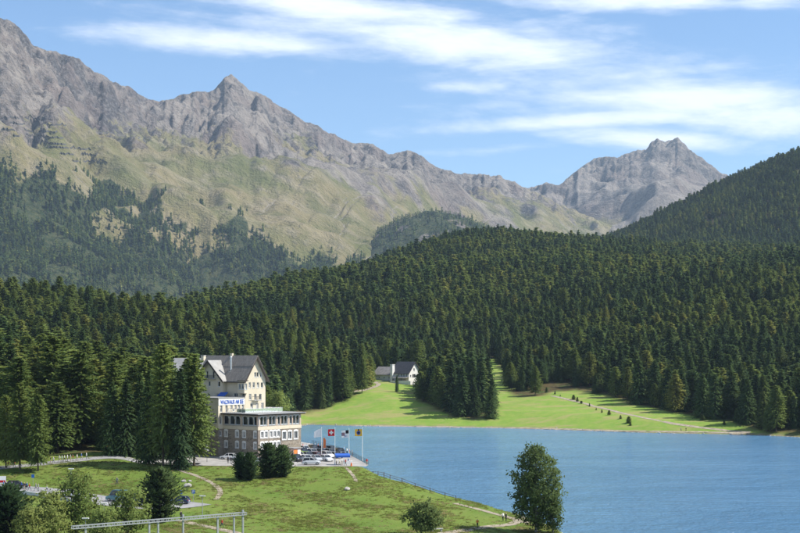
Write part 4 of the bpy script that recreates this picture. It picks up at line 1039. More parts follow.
# awning over the wing window
d_ = wW[4]; s = MB(); bar_a, bar_c = h_a(226.5, WX - .6), h_a(219.3, WX - .6)
s.prism([FW.p(bar_a, AZ_ + 1.35, .05), FW.p(bar_a, AZ_ + .45, 1.3), FW.p(bar_a, AZ_ + .3, 1.3), FW.p(bar_a, AZ_ + 1.22, .05)], FW.U * (bar_c - bar_a)); s.build('awning', M_BLUE, hotel)
s = MB(); s.tube((WX - .12, WY0 + .1, AZ_), (WX - .12, WY0 + .1, wze), .07, .07, 6); s.build('rain_pipe', M_CREAM, hotel); s = MB(); s.tube((MX0 - .1, WY0 - .3, AZ_), (MX0 - .1, WY0 - .3, wze - .4), .07, .07, 6); s.build('rain_pipe', M_CREAM, hotel)
# roof terrace: glass balustrade, one pane after another
def balus(p0, p1, n):
    p0, p1 = Vector(p0), Vector(p1); rl = MB(); rl.tube(p0 + Vector((0, 0, 1.06)), p1 + Vector((0, 0, 1.06)), .03, .03, 5)
    for i in range(n + 1): q = p0.lerp(p1, i / n); rl.tube(q, q + Vector((0, 0, 1.06)), .025, .025, 5)
    ro = rl.build('balustrade', M_STEEL, rdeck); d = (p1 - p0) / n; nn = Vector((-d.y, d.x, 0)).normalized() * .012
    for i in range(n):
        g = MB(); g.obox(p0 + d * i + d * .03, d * .94, Vector((0, 0, .95)), nn); g.build('pane', M_GCLEAR, ro)
balus((1.6, 6.2, zd), (XR - .4, 6.2, zd), 9); balus((1.6, 6.2, zd), (1.6, 12.4, zd), 5); balus((XR - .4, 6.2, zd), (XR - .4, 12.4, zd), 5)

# ------------------------------------------------------------------ house behind the hotel
def house(name, loc, yaw, L, W, ze, zr, wallm, roofm, label, cat, wins_long, wins_gable, ov=.7, chim=None, extra=None):
    """gabled house: ridge along local y, gable face at y = 0 (outward -y), long face at x = 0 (outward -x)"""
    e = empty(name, loc, yaw); tag(e, label, cat); s = MB()
    FG = Face((0, 0, 0), (1, 0, 0), (0, -1, 0)); FL = Face((0, 0, 0), (0, 1, 0), (-1, 0, 0)); xr = W / 2
    wall(s, FL, 0, L, 0, ze, wins_long); s.quad((W, 0, 0), (W, L, 0), (W, L, ze), (W, 0, ze)); s.poly([(0, L, 0), (W, L, 0), (W, L, ze), (xr, L, zr), (0, L, ze)])
    lo = [o for o in wins_gable if o[3] <= ze]; hi = [o for o in wins_gable if o[3] > ze]
    wall(s, FG, 0, W, 0, ze, wins_gable)
    if hi:
        zt = max(o[3] for o in hi) + .05; k = (zt - ze) / (zr - ze) * xr
        wall(s, FG, k, W - k, ze, zt, hi); s.poly([FG.p(0, ze), FG.p(k, ze), FG.p(k, zt)]); s.poly([FG.p(W - k, ze), FG.p(W, ze), FG.p(W - k, zt)]); s.poly([FG.p(k, zt), FG.p(W - k, zt), FG.p(xr, zr)])
    else: s.poly([FG.p(0, ze), FG.p(W, ze), FG.p(xr, zr)])
    s.build('wall', wallm, e)
    for o in wins_long: window(e, FL, o, M_WHITE, M_GLASS)
    for o in wins_gable: window(e, FG, o, M_WHITE, M_GLASS)
    sl = (zr - ze) / xr; r_ = MB(); gable_roof(r_, 'y', -ov, L + ov, xr, -ov, W + ov, zr + .25, ze - ov * sl + .25); ro = r_.build('roof', roofm, e)
    bb = MB()
    for q in (-ov, W + ov): bb.prism([(xr, -ov - .04, zr + .27), (xr, -ov - .04, zr - .15), (q, -ov - .04, ze - ov * sl - .15), (q, -ov - .04, ze - ov * sl + .27)], (0, .05, 0))
    bb.build('bargeboard', M_FASC, ro)
    if chim:
        c_ = MB(); c_.box(*chim); c_.build('chimney', M_CREAM, ro)
        c_ = MB(); c_.box(chim[0] - .1, chim[1] + .1, chim[2] - .1, chim[3] + .1, chim[5], chim[5] + .15); c_.build('chimney_cap', M_CONC, ro)
    return e
pb = PX(199, 400, 392); zb = float(zat(pb.x, pb.y))
hz_ = 33.2 - zb
house('outbuilding', (pb.x, pb.y, zb - .3), HYAW + math.radians(6), 12.5, 8.5, hz_ - 3.1, hz_, M_CREAM, M_ROOFL, 'cream house with pale sheet roof half hidden by spruces behind the hotel', 'house',
      [(1.5 + 3 * i, 2.6 + 3 * i, z, z + 1.4) for i in range(4) for z in (hz_ - 5.2, hz_ - 8.2, hz_ - 11.2)], [(1.6, 2.6, hz_ - 5.2, hz_ - 3.8), (5.6, 6.6, hz_ - 5.2, hz_ - 3.8), (3.7, 4.7, hz_ - 3.0, hz_ - 1.8)],
      .8, (2.9, 3.9, .9, 1.9, hz_ - 1.6, hz_ + .9))

# ------------------------------------------------------------------ white farmhouse across the lake
fp = ground(410.5, 790)
M_FWALL = simple('farm_white_render', (.72, .70, .66), .85, .06, .8)
M_FROOF = roofmat('dark_farm_roof', (.045, .045, .052), (.085, .085, .095), .7)
M_BROOF = simple('weathered_barn_roof', (.24, .225, .21), .8, .2, .6)
farm = house('farmhouse', (fp.x - 1.0, fp.y - 4, fp.z + .4), math.radians(46), 13, 9.6, 5.6, 11.4, M_FWALL, M_FROOF, 'white farmhouse with steep dark roof and arched gable window beyond the meadow', 'farmhouse',
      [(1.4, 2.4, 3.2, 5.0), (3.4, 4.4, 3.2, 5.0), (5.4, 6.4, 3.2, 5.0), (7.6, 8.6, 3.2, 5.0)], [(3.0, 5.6, 2.6, 4.6), (1.0, 2.0, 2.8, 4.2), (6.6, 7.6, 2.8, 4.2), (3.75, 4.85, 6.4, 7.9)], .8)
s = MB(); s.prism([(-3.2, -.5, 2.4), (-.02, -.5, 3.0), (-.02, 10, 3.0), (-3.2, 10, 2.4)], (0, 0, .18)); s.build('porch_roof', M_BROOF, farm)
for y in (0, 3.2, 6.4, 9.6): s = MB(); s.box(-3.0, -2.8, y - .1, y + .1, -.4, 2.4); s.build('post', M_WOODB, farm)
s = MB(); s.box(-4.2, -3.9, -5, 10.5, -1.2, .9); s.box(-4.2, 9, -5.3, -5, -1.2, .9); s.build('terrace_wall', M_FWALL, farm)
s = MB(); s.box(-1.6, .3, 11.3, 13.0, -.6, 9.8); s.box(-1.75, .45, 11.15, 13.15, 9.8, 10.1); tw = s.build('tower', M_FWALL, farm, smooth=False)
bp_ = ground(391, 800)
house('barn', (bp_.x + .6, bp_.y - 2, bp_.z - .5), math.radians(46), 15, 9.5, 4.2, 8.2, M_FWALL, M_BROOF, 'low barn with weathered grey roof joined beside the white farmhouse', 'barn', [(2, 3, 1.6, 2.8), (6, 7, 1.6, 2.8), (10, 11, 1.6, 2.8)], [(2.6, 5.4, 0.3, 3.2)], .7)
# ------------------------------------------------------------------ broadleaved trees and garden pines
def set_normals(me, n): me.normals_split_custom_set_from_vertices(n.reshape(-1, 3).tolist())
def leafy(seed, H, blobs, leaf, n, mat, bark, trunk_h, stems=1):
    """crown of leaf-sized faces gathered on twig clumps; blobs are (x, y, z, rx, ry, rz)"""
    r = np.random.RandomState(seed); V = []; Cn = []
    vols = np.array([b_[3] * b_[4] * b_[5] for b_ in blobs]) ** (2 / 3); vols /= vols.sum()
    for b_, vv in zip(blobs, vols):
        nc = max(6, int(n * vv / 26))
        d = r.normal(size=(nc, 3)); d /= np.linalg.norm(d, axis=1)[:, None]; rad = r.uniform(.35, 1.0, nc) ** .5
        cc = np.array(b_[:3]) + d * rad[:, None] * np.array(b_[3:]) * r.uniform(.82, 1.1, (nc, 1))
        for c in cc:
            k = 26; cr = leaf * r.uniform(1.3, 2.6)
            q = c + r.normal(size=(k, 3)) * cr * np.array([.55, .55, .42])
            a = r.normal(size=(k, 3)); a /= np.linalg.norm(a, axis=1)[:, None]; b2 = np.cross(a, r.normal(size=(k, 3))); b2 /= np.linalg.norm(b2, axis=1)[:, None]
            s_ = leaf * r.uniform(.6, 1.2, (k, 1)) * .5
            V.append(np.stack([q - a * s_ * 1.2, q + b2 * s_ * .8, q + a * s_ * 1.2, q - b2 * s_ * .8], 1).reshape(-1, 3))
    V = np.concatenate(V).astype(np.float32).reshape(-1, 4, 3); zc = np.mean([b_[2] for b_ in blobs])
    def out(co):
        n = co.copy(); n[..., 2] = (co[..., 2] - zc) * .45 + .9 + .25 * np.hypot(co[..., 0], co[..., 1]); return n / np.maximum(1e-6, np.linalg.norm(n, axis=-1))[..., None]
    V = orient(V, out(V)); fn = np.cross(V[:, 1] - V[:, 0], V[:, 2] - V[:, 0]); fn /= np.maximum(1e-6, np.linalg.norm(fn, axis=1))[:, None]
    nr = out(V) * .65 + fn[:, None] * .5; nr /= np.linalg.norm(nr, axis=2)[..., None]
    me = np_mesh('leafy_crown', V.reshape(-1, 3), np.arange(V.shape[0] * 4).reshape(-1, 4), mat, False); set_normals(me, nr)
    tb = MB()
    for s in range(stems):
        ox = 0 if stems == 1 else r.uniform(-.5, .5); oy = 0 if stems == 1 else r.uniform(-.5, .5)
        r0 = H * .017 / math.sqrt(stems); top = H * .86
        p = Vector((ox, oy, -.4)); q = Vector((ox * 1.3 + r.uniform(-.2, .2), oy * 1.3, top * .5)); e = Vector((r.uniform(-.3, .3), r.uniform(-.3, .3), top))
        tb.tube(p, q, r0, r0 * .65, 8, cap=False); tb.tube(q, e, r0 * .65, r0 * .12, 8, cap=False)
        for b_ in blobs:
            z0 = max(trunk_h, b_[2] - abs(b_[3]) * .9 - .4); f = min(1, z0 / top)
            st_ = p.lerp(q, f * 2) if f < .5 else q.lerp(e, f * 2 - 1)
            tb.tube(st_, Vector(b_[:3]), r0 * .38, r0 * .08, 5, cap=False)
    return me, tb.mesh('leafy_trunk', bark, True)
def leafy_tree(name, p, rz, meshes, label, group=None, cat='tree'):
    e = empty(name, p, rz); tag(e, label, cat, group); add_mesh('trunk', meshes[1], e); add_mesh('crown', meshes[0], e); return e
r = np.random.RandomState(9)
def column_blobs(H, R, h0, n, seed, bulge=.3):
    q = np.random.RandomState(seed); out = []
    for i in range(n):
        k = (i + .5) / n; z = h0 + (H - h0) * k * .93; pr = R * (math.sin(math.pi * min(1, (k * (1 - bulge) + bulge * .62))) ** .8) * (.75 if k < .12 else 1)
        a = q.uniform(0, 6.28); o = pr * q.uniform(.15, .42); a = i * 2.4 + q.uniform(-.5, .5)
        out.append((math.cos(a) * o, math.sin(a) * o, z, pr * q.uniform(.6, .82), pr * q.uniform(.6, .82), (H - h0) / n * q.uniform(1.0, 1.6)))
    return out
P_ = hit(536, 532.5); leafy_tree('lakeside_tree', P_, .4, leafy(1, 16, column_blobs(16.6, 5.4, 1.2, 26, 3), .40, 13000, M_LEAF, M_BARKP, 1.5), 'tall leafy green tree with open crown on the grassy lake shore')
P_ = hit(553, 532.8); leafy_tree('lakeside_tree', P_, 1.3, leafy(2, 9, column_blobs(8.6, 2.3, .8, 11, 5), .36, 2600, M_LEAF, M_BARKP, .8), 'small slender leafy tree beside the tall lakeside tree')
P_ = hit(424, 532.8); P_.y -= 4; P_.x *= P_.y / (P_.y + 4); P_.z = float(zat(P_.x, P_.y)); leafy_tree('round_tree', P_, 0, leafy(3, 7, [(0, 0, 4.2, 2.6, 2.6, 2.0), (-1.8, .3, 3.0, 1.8, 1.8, 1.6), (1.7, -.2, 3.2, 1.7, 1.8, 1.6), (.5, .5, 5.7, 1.5, 1.5, 1.1), (-.7, -.8, 2.2, 2, 2, 1.2), (1.0, .8, 2.0, 1.9, 1.8, 1.1)], .36, 4200, M_LEAF, M_BARK, 1, 3), 'round bushy tree standing alone on the grass slope near the lake')
W1 = leafy(4, 11, column_blobs(11, 4.3, 1.5, 17, 11, .5), .42, 4200, M_LEAF_L, M_BARK, 1.5, 2); W2 = leafy(5, 8, column_blobs(8, 3.4, 1, 13, 12, .5), .40, 2800, M_LEAF_L, M_BARK, 1, 2)
for (u, Y, ms, sc_, lb) in [(78, 236, W1, 1.06, 'feathery light green tree growing below the road bridge, highest of its row'), (50, 231, W1, .86, 'feathery light green tree between the road bridge and a dark pine'), (103, 226, W2, .86, 'feathery light green tree behind the railway gantry beam'), (128, 240, W2, 1.08, 'feathery light green tree next to the dark round pine below the road'), (28, 226, W2, .85, 'low feathery light green tree under the road parapet')]:
    p = ground(u, Y); e = leafy_tree('willow_tree', p, u, ms, lb, 'pale feathery trees below the road'); e.scale = (sc_,) * 3
p = ground(277, 424); e = leafy_tree('garden_tree', p, 1, W1, 'bright leafy tree behind the glass terrace of the hotel'); e.scale = (1.0, 1.0, 1.35)
p = ground(289, 436); e = leafy_tree('garden_tree', p, 2, W2, 'rounded light green bush tree on the bank behind the restaurant roof'); e.scale = (.9, .9, 1.15)
pine_b = []
for sd in (1, 2):
    V, F, tb = conifer(500 + sd, 7.0, 3.0, 'bush', 40, 16, 5, .30); me = np_mesh('pine_crown', V, F, M_PINE, False); pine_b.append((me, tb.mesh('pine_trunk', M_BARK, True)))
def finish_crowns():
    done = set()
    for me in [m[0] for m in near_meshes] + [m[0] for m in pine_b] + [o.data for c in (LOD1, LOD2, LOD3) for o in c.objects]:
        co = np.empty(len(me.vertices) * 3, np.float32); me.vertices.foreach_get('co', co); co = co.reshape(-1, 3)
        H = co[:, 2].max()
        tri = co[:len(co) // 3 * 3].reshape(-1, 3, 3); fn = np.cross(tri[:, 1] - tri[:, 0], tri[:, 2] - tri[:, 0]); fn /= np.maximum(1e-6, np.linalg.norm(fn, axis=1))[:, None]; fn = np.repeat(fn, 3, 0)
        n = crown_dir(co, H)
        m = len(fn); sgn_ = np.sign((fn * n[:m]).sum(1))[:, None]; n[:m] = n[:m] * .72 + fn * sgn_ * .42
        n /= np.maximum(1e-6, np.linalg.norm(n, axis=1))[:, None]
        me.normals_split_custom_set_from_vertices(n.tolist())
finish_crowns()
for (u, v, s_, wd, i, lb) in [(160, 522, 1.36, 1.0, 0, 'dark egg-shaped pine beside the parked cars on the lower road'), (240.5, 479.5, .80, .85, 1, 'small dark pine on the slope under the hotel, lowest of four'), (250, 480.5, .84, .85, 0, 'small dark pine on the slope under the hotel, close to the lowest one'),
                          (269, 478, 1.04, .98, 1, 'bushy dark pine on the slope under the hotel, tallest of four'), (282, 477, .96, 1.0, 0, 'bushy dark pine under the hotel, beside the tallest one'), (8, 540, 1.3, 1.25, 1, 'dark pine by the road parapet below the people')]:
    p = hit(u, min(v, 532.9)) if v < 533 else ground(u, 236)
    e = empty('pine_tree', p, u); e.scale = (s_ * wd, s_ * wd, s_); tag(e, lb, 'tree', 'small pines near the roads'); add_mesh('trunk', pine_b[i][1], e); add_mesh('crown', pine_b[i][0], e)

# ------------------------------------------------------------------ cars
def car_paint(name, c):
    t = NT(name); t.b.inputs['Coat Weight'].default_value = .6; t.b.inputs['Coat Roughness'].default_value = .08
    return t.col(t.mix(t.math('MULTIPLY', t.ramp(t.noise(1.5, 4, .7, t.obj()), .5, .8), .25), c, tuple(x * .8 + .02 for x in c)), .35, .4)
PAINT = {'white': car_paint('white_car_paint', (.72, .72, .71)), 'silver': car_paint('silver_car_paint', (.48, .50, .52)), 'black': car_paint('black_car_paint', (.022, .022, .025)),
         'grey': car_paint('grey_car_paint', (.16, .17, .18)), 'dark blue': car_paint('blue_car_paint', (.03, .05, .12)), 'dark red': car_paint('red_car_paint', (.16, .03, .04)), 'teal': car_paint('teal_car_paint', (.12, .25, .28))}
M_TYRE = simple('tyre_rubber', (.022, .022, .022), .9, .1, 4); M_RIM = simple('wheel_rim', (.42, .42, .43), .35, .1, 4, .5, .8)
M_HEAD = simple('headlight_lens', (.75, .76, .78), .15, .03, 4); M_TAIL = simple('tail_lamp', (.35, .02, .02), .25, .05, 4)
def car_meshes(kind):
    L, Wd, roof, hood = {'hatch': (3.95, .86, 1.48, .93), 'estate': (4.5, .89, 1.50, .93), 'suv': (4.4, .91, 1.68, 1.04), 'van': (5.0, .97, 2.25, 1.15)}[kind]
    k = L / 4.3; st = [(-2.15, .72, .74), (-2.05, hood - .02, .84), (-1.2, hood + .02, .98), (-.2, hood + .02, 1.0), (.95, hood, .99), (1.5, hood - .09, .96), (1.98, hood - .2, .88), (2.15, hood - .36, .74)]
    V, F = [], []
    for (x, zt, hw) in st:
        h = hw * Wd; V += [(x * k, s * y, z) for s, pts in ((1, [(h * .9, .26), (h, .42), (h, zt - .2), (h * .88, zt)]), (-1, [(h * .88, zt), (h, zt - .2), (h, .42), (h * .9, .26)])) for y, z in pts]
    for i in range(len(st) - 1):
        for j in range(8): a = i * 8 + j; b_ = i * 8 + (j + 1) % 8; F.append((a, b_, b_ + 8, a + 8))
    F += [tuple(range(7, -1, -1)), tuple(range(len(V) - 8, len(V)))]
    body = MB(); body.v = V; body.f = F; body.m = [0] * len(F)
    bx0, bx1, rx0, rx1 = {'hatch': (-1.95, .95, -1.5, .12), 'estate': (-2.02, .95, -1.75, .1), 'suv': (-2.0, .95, -1.7, .15), 'van': (-2.1, 1.35, -2.05, .75)}[kind]
    bh, rh = Wd * .9, Wd * .72; z0 = hood - .02
    # roof panel and pillars belong to the body
    body.box(rx0 * k, rx1 * k, -rh, rh, roof - .05, roof)
    cor = [((bx0 * k, s * bh, z0), (rx0 * k, s * rh, roof - .02)) for s in (-1, 1)] + [((bx1 * k, s * bh, z0), (rx1 * k, s * rh, roof - .02)) for s in (-1, 1)] + [((-.35 * k, s * (bh + .005), z0), (-.4 * k, s * (rh + .005), roof - .02)) for s in (-1, 1)]
    for a, b_ in cor: body.tube(a, b_, .05, .045, 5)
    gl = MB()
    g0 = [(bx0 * k + .03, -bh + .03, z0), (bx1 * k - .03, -bh + .03, z0), (bx1 * k - .03, bh - .03, z0), (bx0 * k + .03, bh - .03, z0)]; g1 = [(rx0 * k + .02, -rh + .02, roof - .04), (rx1 * k - .02, -rh + .02, roof - .04), (rx1 * k - .02, rh - .02, roof - .04), (rx0 * k + .02, rh - .02, roof - .04)]
    for i in range(4): j = (i + 1) % 4; gl.quad(g0[i], g0[j], g1[j], g1[i])
    wheel = MB(); wheel.tube((0, -.11, 0), (0, .11, 0), .33, .33, 14); rim = MB(); rim.tube((0, -.12, 0), (0, .12, 0), .20, .20, 10)
    hl = MB(); hl.box(-.06, .05, -.18, .18, -.07, .07); tlm = MB(); tlm.box(-.04, .04, -.14, .14, -.12, .12)
    pl = MB(); pl.box(-.02, .02, -.26, .26, -.06, .06)
    return dict(body=body.mesh('car_body', PAINT['white'], False), glass=gl.mesh('car_glass', M_GLASS), wheel=wheel.mesh('car_tyre', M_TYRE), rim=rim.mesh('car_rim', M_RIM), head=hl.mesh('car_headlight', M_HEAD), tail=tlm.mesh('car_tail', M_TAIL), plate=pl.mesh('car_plate', M_WHITE), k=k, W=Wd, hood=hood)
def car_proto(kind):
    m = car_meshes(kind); k, Wd, hood = m['k'], m['W'], m['hood']
    e = empty('parked_car'); add_mesh('body', m['body'], e); add_mesh('window_glass', m['glass'], e)
    for x in (-1.28 * k, 1.32 * k):
        for s in (-1, 1): wl_ = add_mesh('wheel', m['wheel'], e, (x, s * (Wd - .10), .33)); add_mesh('rim', m['rim'], wl_)
    for s in (-1, 1): add_mesh('headlight', m['head'], e, (2.06 * k, s * Wd * .62, hood - .28)); add_mesh('tail_light', m['tail'], e, (-2.13 * k, s * Wd * .66, hood - .16))
    add_mesh('number_plate', m['plate'], e, (-2.16 * k, 0, .55)); return e
PROTO = {k: car_proto(k) for k in ('hatch', 'estate', 'suv', 'van')}; used_p = set()
def car(kind, colour, p, rz, label, group):
    if kind not in used_p: used_p.add(kind); e = PROTO[kind]
    else: e = copy_tree(PROTO[kind])
    e.location = p; e.rotation_euler = (0, 0, rz)
    for ch in e.children:
        if ch.name.startswith('body'): ch.material_slots[0].link = 'OBJECT'; ch.material_slots[0].material = PAINT[colour]
    tag(e, label, 'van' if kind == 'van' else 'car', group); e.name = 'parked_van' if kind == 'van' else 'parked_car'; return e
KW = {'hatch': 'hatchback', 'estate': 'estate car', 'suv': 'high off-road car', 'van': 'van'}
rows = [(325.5, [(311, 'suv', 'silver')], 12, 'parked alone along the front edge of the hotel forecourt'),
        (336.5, [(286.5, 'hatch', 'silver'), (297, 'suv', 'black'), (307, 'estate', 'white'), (317, 'hatch', 'silver'), (326.5, 'estate', 'white')], -62, 'in the first row of the hotel car park'),
        (347.5, [(299.5, 'estate', 'white'), (308.5, 'hatch', 'grey'), (318, 'estate', 'dark red'), (327.5, 'suv', 'white'), (337, 'hatch', 'black')], -58, 'in the second row of the hotel car park'),
        (359, [(304, 'suv', 'dark blue'), (313, 'estate', 'silver'), (322, 'hatch', 'black'), (331, 'estate', 'grey'), (340, 'suv', 'black')], -60, 'in the third row of the hotel car park'),
        (371, [(305.5, 'hatch', 'white'), (314, 'suv', 'black'), (323, 'estate', 'grey'), (331.5, 'hatch', 'black')], -55, 'in the last row of the hotel car park by the quay')]
for Y, lst, ang, wh in rows:
    for (u, kd, cl_) in lst:
        x, y = w(u, Y + RND.uniform(-.4, .4)); car(kd, cl_, (x, y, T_Z + .004), math.radians(ang + RND.uniform(-6, 6)), f'{cl_} {KW[kd]} {wh}', 'cars parked at the hotel')
for (u, v, kd, cl_, ang) in [(228, 459.2, 'hatch', 'white', 170), (238, 460.2, 'estate', 'silver', 175), (247.5, 462.6, 'suv', 'white', -35), (256.5, 464, 'estate', 'white', -20), (265.5, 463.2, 'hatch', 'grey', -40), (275.5, 462.2, 'suv', 'white', -50)]:
    Y = 25.5 * FPX / (v - HV); x, y = w(u, Y); car(kd, cl_, (x, y, T_Z + .004), math.radians(ang), f'{cl_} {KW[kd]} parked under the stone wall of the hotel', 'cars parked at the hotel')
for (u, v, kd, cl_, ang, wh) in [(17, 488.6, 'suv', 'black', 8, 'on the lower road among the walkers'), (77, 497.4, 'estate', 'white', -14, 'on the lower road behind the pale trees'), (118, 501.5, 'van', 'teal', 160, 'parked beside the lower road'), (130, 503.2, 'suv', 'black', -100, 'parked nose-in on the lower road beside the van'),
                            (137.5, 505.6, 'estate', 'black', 172, 'parked at the kerb of the lower road'), (148, 504, 'suv', 'dark blue', -95, 'parked on the lower road behind the dark pine'), (180, 504.2, 'hatch', 'dark blue', 165, 'parked under the parking signs on the lower road')]:
    p = hit(u, v); p.z += .09; car(kd, cl_, p, math.radians(ang), f'{cl_} {KW[kd]} {wh}', 'cars on the lower road')

# ------------------------------------------------------------------ people
def body_mesh(pose, seed):
    rr_ = random.Random(seed); bm = bmesh.new(); sk = bm.verts.layers.skin.verify()
    def V(x, y, z, r_, root=False):
        v = bm.verts.new((x, y, z)); v[sk].radius = (r_, r_); v[sk].use_root = root; return v
    st = {'stand': .02, 'walk': .26, 'stride': .36, 'sit': 0}[pose]
    pel = V(0, 0, .95, .135, True); ab = V(0, 0, 1.13, .125); ch = V(.01, 0, 1.34, .15); nk = V(.02, 0, 1.50, .055); hd = V(.035, 0, 1.60, .085); tp = V(.035, 0, 1.71, .09); ns = V(.105, 0, 1.62, .028)
    for a, b_ in ((pel, ab), (ab, ch), (ch, nk), (nk, hd), (hd, tp), (hd, ns)): bm.edges.new((a, b_))
    for s in (-1, 1):
        f = st * s
        hip = V(0, s * .09, .90, .095); kn = V(.04 + f * .6, s * .095, .50, .062); an = V(f * 1.05 - .03, s * .10, .09, .04); toe = V(f * 1.05 + .13, s * .11, .045, .035)
        sh = V(.0, s * .19, 1.42, .06); el_ = V(-f * .45 - .03, s * .25, 1.15, .042); wr = V(-f * .75 + .07, s * .24, .92, .03); hn = V(-f * .8 + .10, s * .235, .83, .034)
        for a, b_ in ((pel, hip), (hip, kn), (kn, an), (an, toe), (ch, sh), (sh, el_), (el_, wr), (wr, hn)): bm.edges.new((a, b_))
    me = bpy.data.meshes.new('skeleton'); bm.to_mesh(me); bm.free()
    o = bpy.data.objects.new('skeleton', me); COL.objects.link(o); o.modifiers.new('skin', 'SKIN'); ss = o.modifiers.new('sub', 'SUBSURF'); ss.levels = ss.render_levels = 1
    dg = bpy.context.evaluated_depsgraph_get(); dg.update(); out = bpy.data.meshes.new_from_object(o.evaluated_get(dg)); bpy.data.objects.remove(o)
    out.materials.clear()
    for m_ in (M_TROU[0], M_SHIRT[0], M_SKIN, M_HAIR[0]): out.materials.append(m_)
    for p in out.polygons:
        z, y, x = p.center.z, abs(p.center.y), p.center.x
        p.material_index = 3 if (z > 1.655 or (z > 1.56 and x < 0.0)) else 2 if (z > 1.475 or (y > .19 and z < .95)) else 1 if z > .97 else 0
        p.use_smooth = True
    return out
M_SKIN = simple('skin', (.50, .33, .25), .6, .05, 6)
M_TROU = [simple('trousers_%s' % n, c, .85, .15, 4) for n, c in (('navy', (.03, .04, .08)), ('black', (.02, .02, .022)), ('beige', (.36, .30, .22)), ('grey', (.14, .14, .15)))]
SH = [('white', (.72, .71, .69)), ('pale blue', (.36, .46, .60)), ('red', (.50, .05, .04)), ('black', (.025, .025, .03)), ('blue', (.05, .12, .38)), ('cream', (.62, .55, .42)), ('grey', (.28, .28, .29)), ('orange', (.62, .20, .04))]
M_SHIRT = [simple('shirt_%s' % n.replace(' ', '_'), c, .85, .1, 5) for n, c in SH]
M_HAIR = [simple('hair_%s' % n, c, .7, .2, 8) for n, c in (('dark', (.02, .015, .012)), ('brown', (.09, .05, .03)), ('fair', (.35, .25, .13)))]
BODIES = {k: body_mesh(k, 3) for k in ('stand', 'walk', 'stride')}
def person(p, rz, pose, sh, tr, label, group, hair=0, s_=1.0):
    o = add_mesh('person', BODIES[pose], None, p, rz); o.scale = (s_,) * 3
    for i, m_ in enumerate((M_TROU[tr], M_SHIRT[sh], M_SKIN, M_HAIR[hair])): o.material_slots[i].link = 'OBJECT'; o.material_slots[i].material = m_
    tag(o, label, 'person', group); return o
def crowd(lst, wh, group, dz=.06, onlot=False, poses=('walk', 'stride', 'stand')):
    for i, (u, v) in enumerate(lst):
        sh = RND.choice([0, 0, 0, 1, 5, 3, 4, 6, 2]); tr = RND.randrange(4); ps = RND.choice(poses)
        if onlot: Y = 25.5 * FPX / (v - HV); x, y = w(u, Y); p = Vector((x, y, T_Z + .005))
        else: p = hit(u, v); p.z += dz
        person(p, RND.choice([0, math.pi]) + RND.uniform(-.4, .4), ps, sh, tr, 'person in %s top and %s trousers %s' % (SH[sh][0], ('navy', 'black', 'beige', 'grey')[tr], wh), group, RND.randrange(3), RND.uniform(.93, 1.06))
crowd([(8, 468.4), (12, 467.4), (14.5, 468), (20, 467), (34.5, 465.4), (41, 465.2), (50.5, 463.6), (53.5, 463.8), (59.5, 462.4), (62, 462.6), (64.5, 461.8), (67.5, 462.2), (70.5, 461.4), (73, 461.8), (77, 461), (81.5, 460.2), (86.5, 459.8)], 'walking on the upper road', 'people on the upper road', .07)
crowd([(3.5, 488.8), (6.5, 489.4), (9, 488.4), (12, 490), (21.5, 489.4), (24.5, 490.6), (27, 490), (29.5, 491), (36, 491.2), (38.5, 491.8), (47, 492.6)], 'walking by the road parapet', 'people on the lower road', .08)
crowd([(300, 450.6), (303, 449.8), (306.5, 450), (309, 448.9), (312, 449.6), (315, 449), (318, 449.4), (321.5, 450), (325, 450.6), (344, 453.2), (347, 454.6), (352, 456.8), (349.5, 455.4)], 'near the quay railing', 'people on the quay', 0, True, ('stand', 'walk'))
crowd([(336.5, 465.2), (339.5, 466), (342, 465.0), (345.5, 465.6), (348.5, 464.6)], 'at the blue canopy stall', 'people at the stall', 0, True, ('stand', 'walk'))
for (u, v, sh, tr, ps, lb, lot) in [(366.8, 465.6, 2, 2, 'stand', 'person in red top standing at the tip of the quay', 1), (228, 463.6, 3, 1, 'stand', 'person in black top at the front edge of the forecourt', 1), (231, 463.9, 3, 3, 'walk', 'person in black top and grey trousers walking along the forecourt edge', 1),
                               (87, 497.2, 3, 1, 'walk', 'person in black walking alone behind the white car', 0), (117, 485.5, 6, 0, 'stride', 'hiker in grey top climbing the grass slope', 0), (222, 528.5, 2, 0, 'walk', 'person in red top walking on the gravel path beyond the gantry', 0),
                               (181, 520.5, 3, 1, 'stand', 'person in dark clothes standing at the start of the gravel path', 0), (477.5, 528.5, 7, 1, 'walk', 'person in orange top on the path by the lake', 0), (503, 521.5, 0, 1, 'stand', 'person in white top on the lakeside path', 0), (506, 522, 3, 1, 'stand', 'person in black top on the lakeside path', 0),
                               (686, 431.8, 3, 1, 'walk', 'distant walker in black on the far shore path', 0), (681, 431.7, 6, 0, 'walk', 'distant walker in grey on the far shore path', 0)]:
    if lot: Y = 25.5 * FPX / (v - HV); x, y = w(u, Y); p = Vector((x, y, T_Z + .005))
    else: p = hit(u, v); p.z += .06
    person(p, RND.uniform(0, 6.28), ps, sh, tr, lb, 'single walkers', RND.randrange(3))

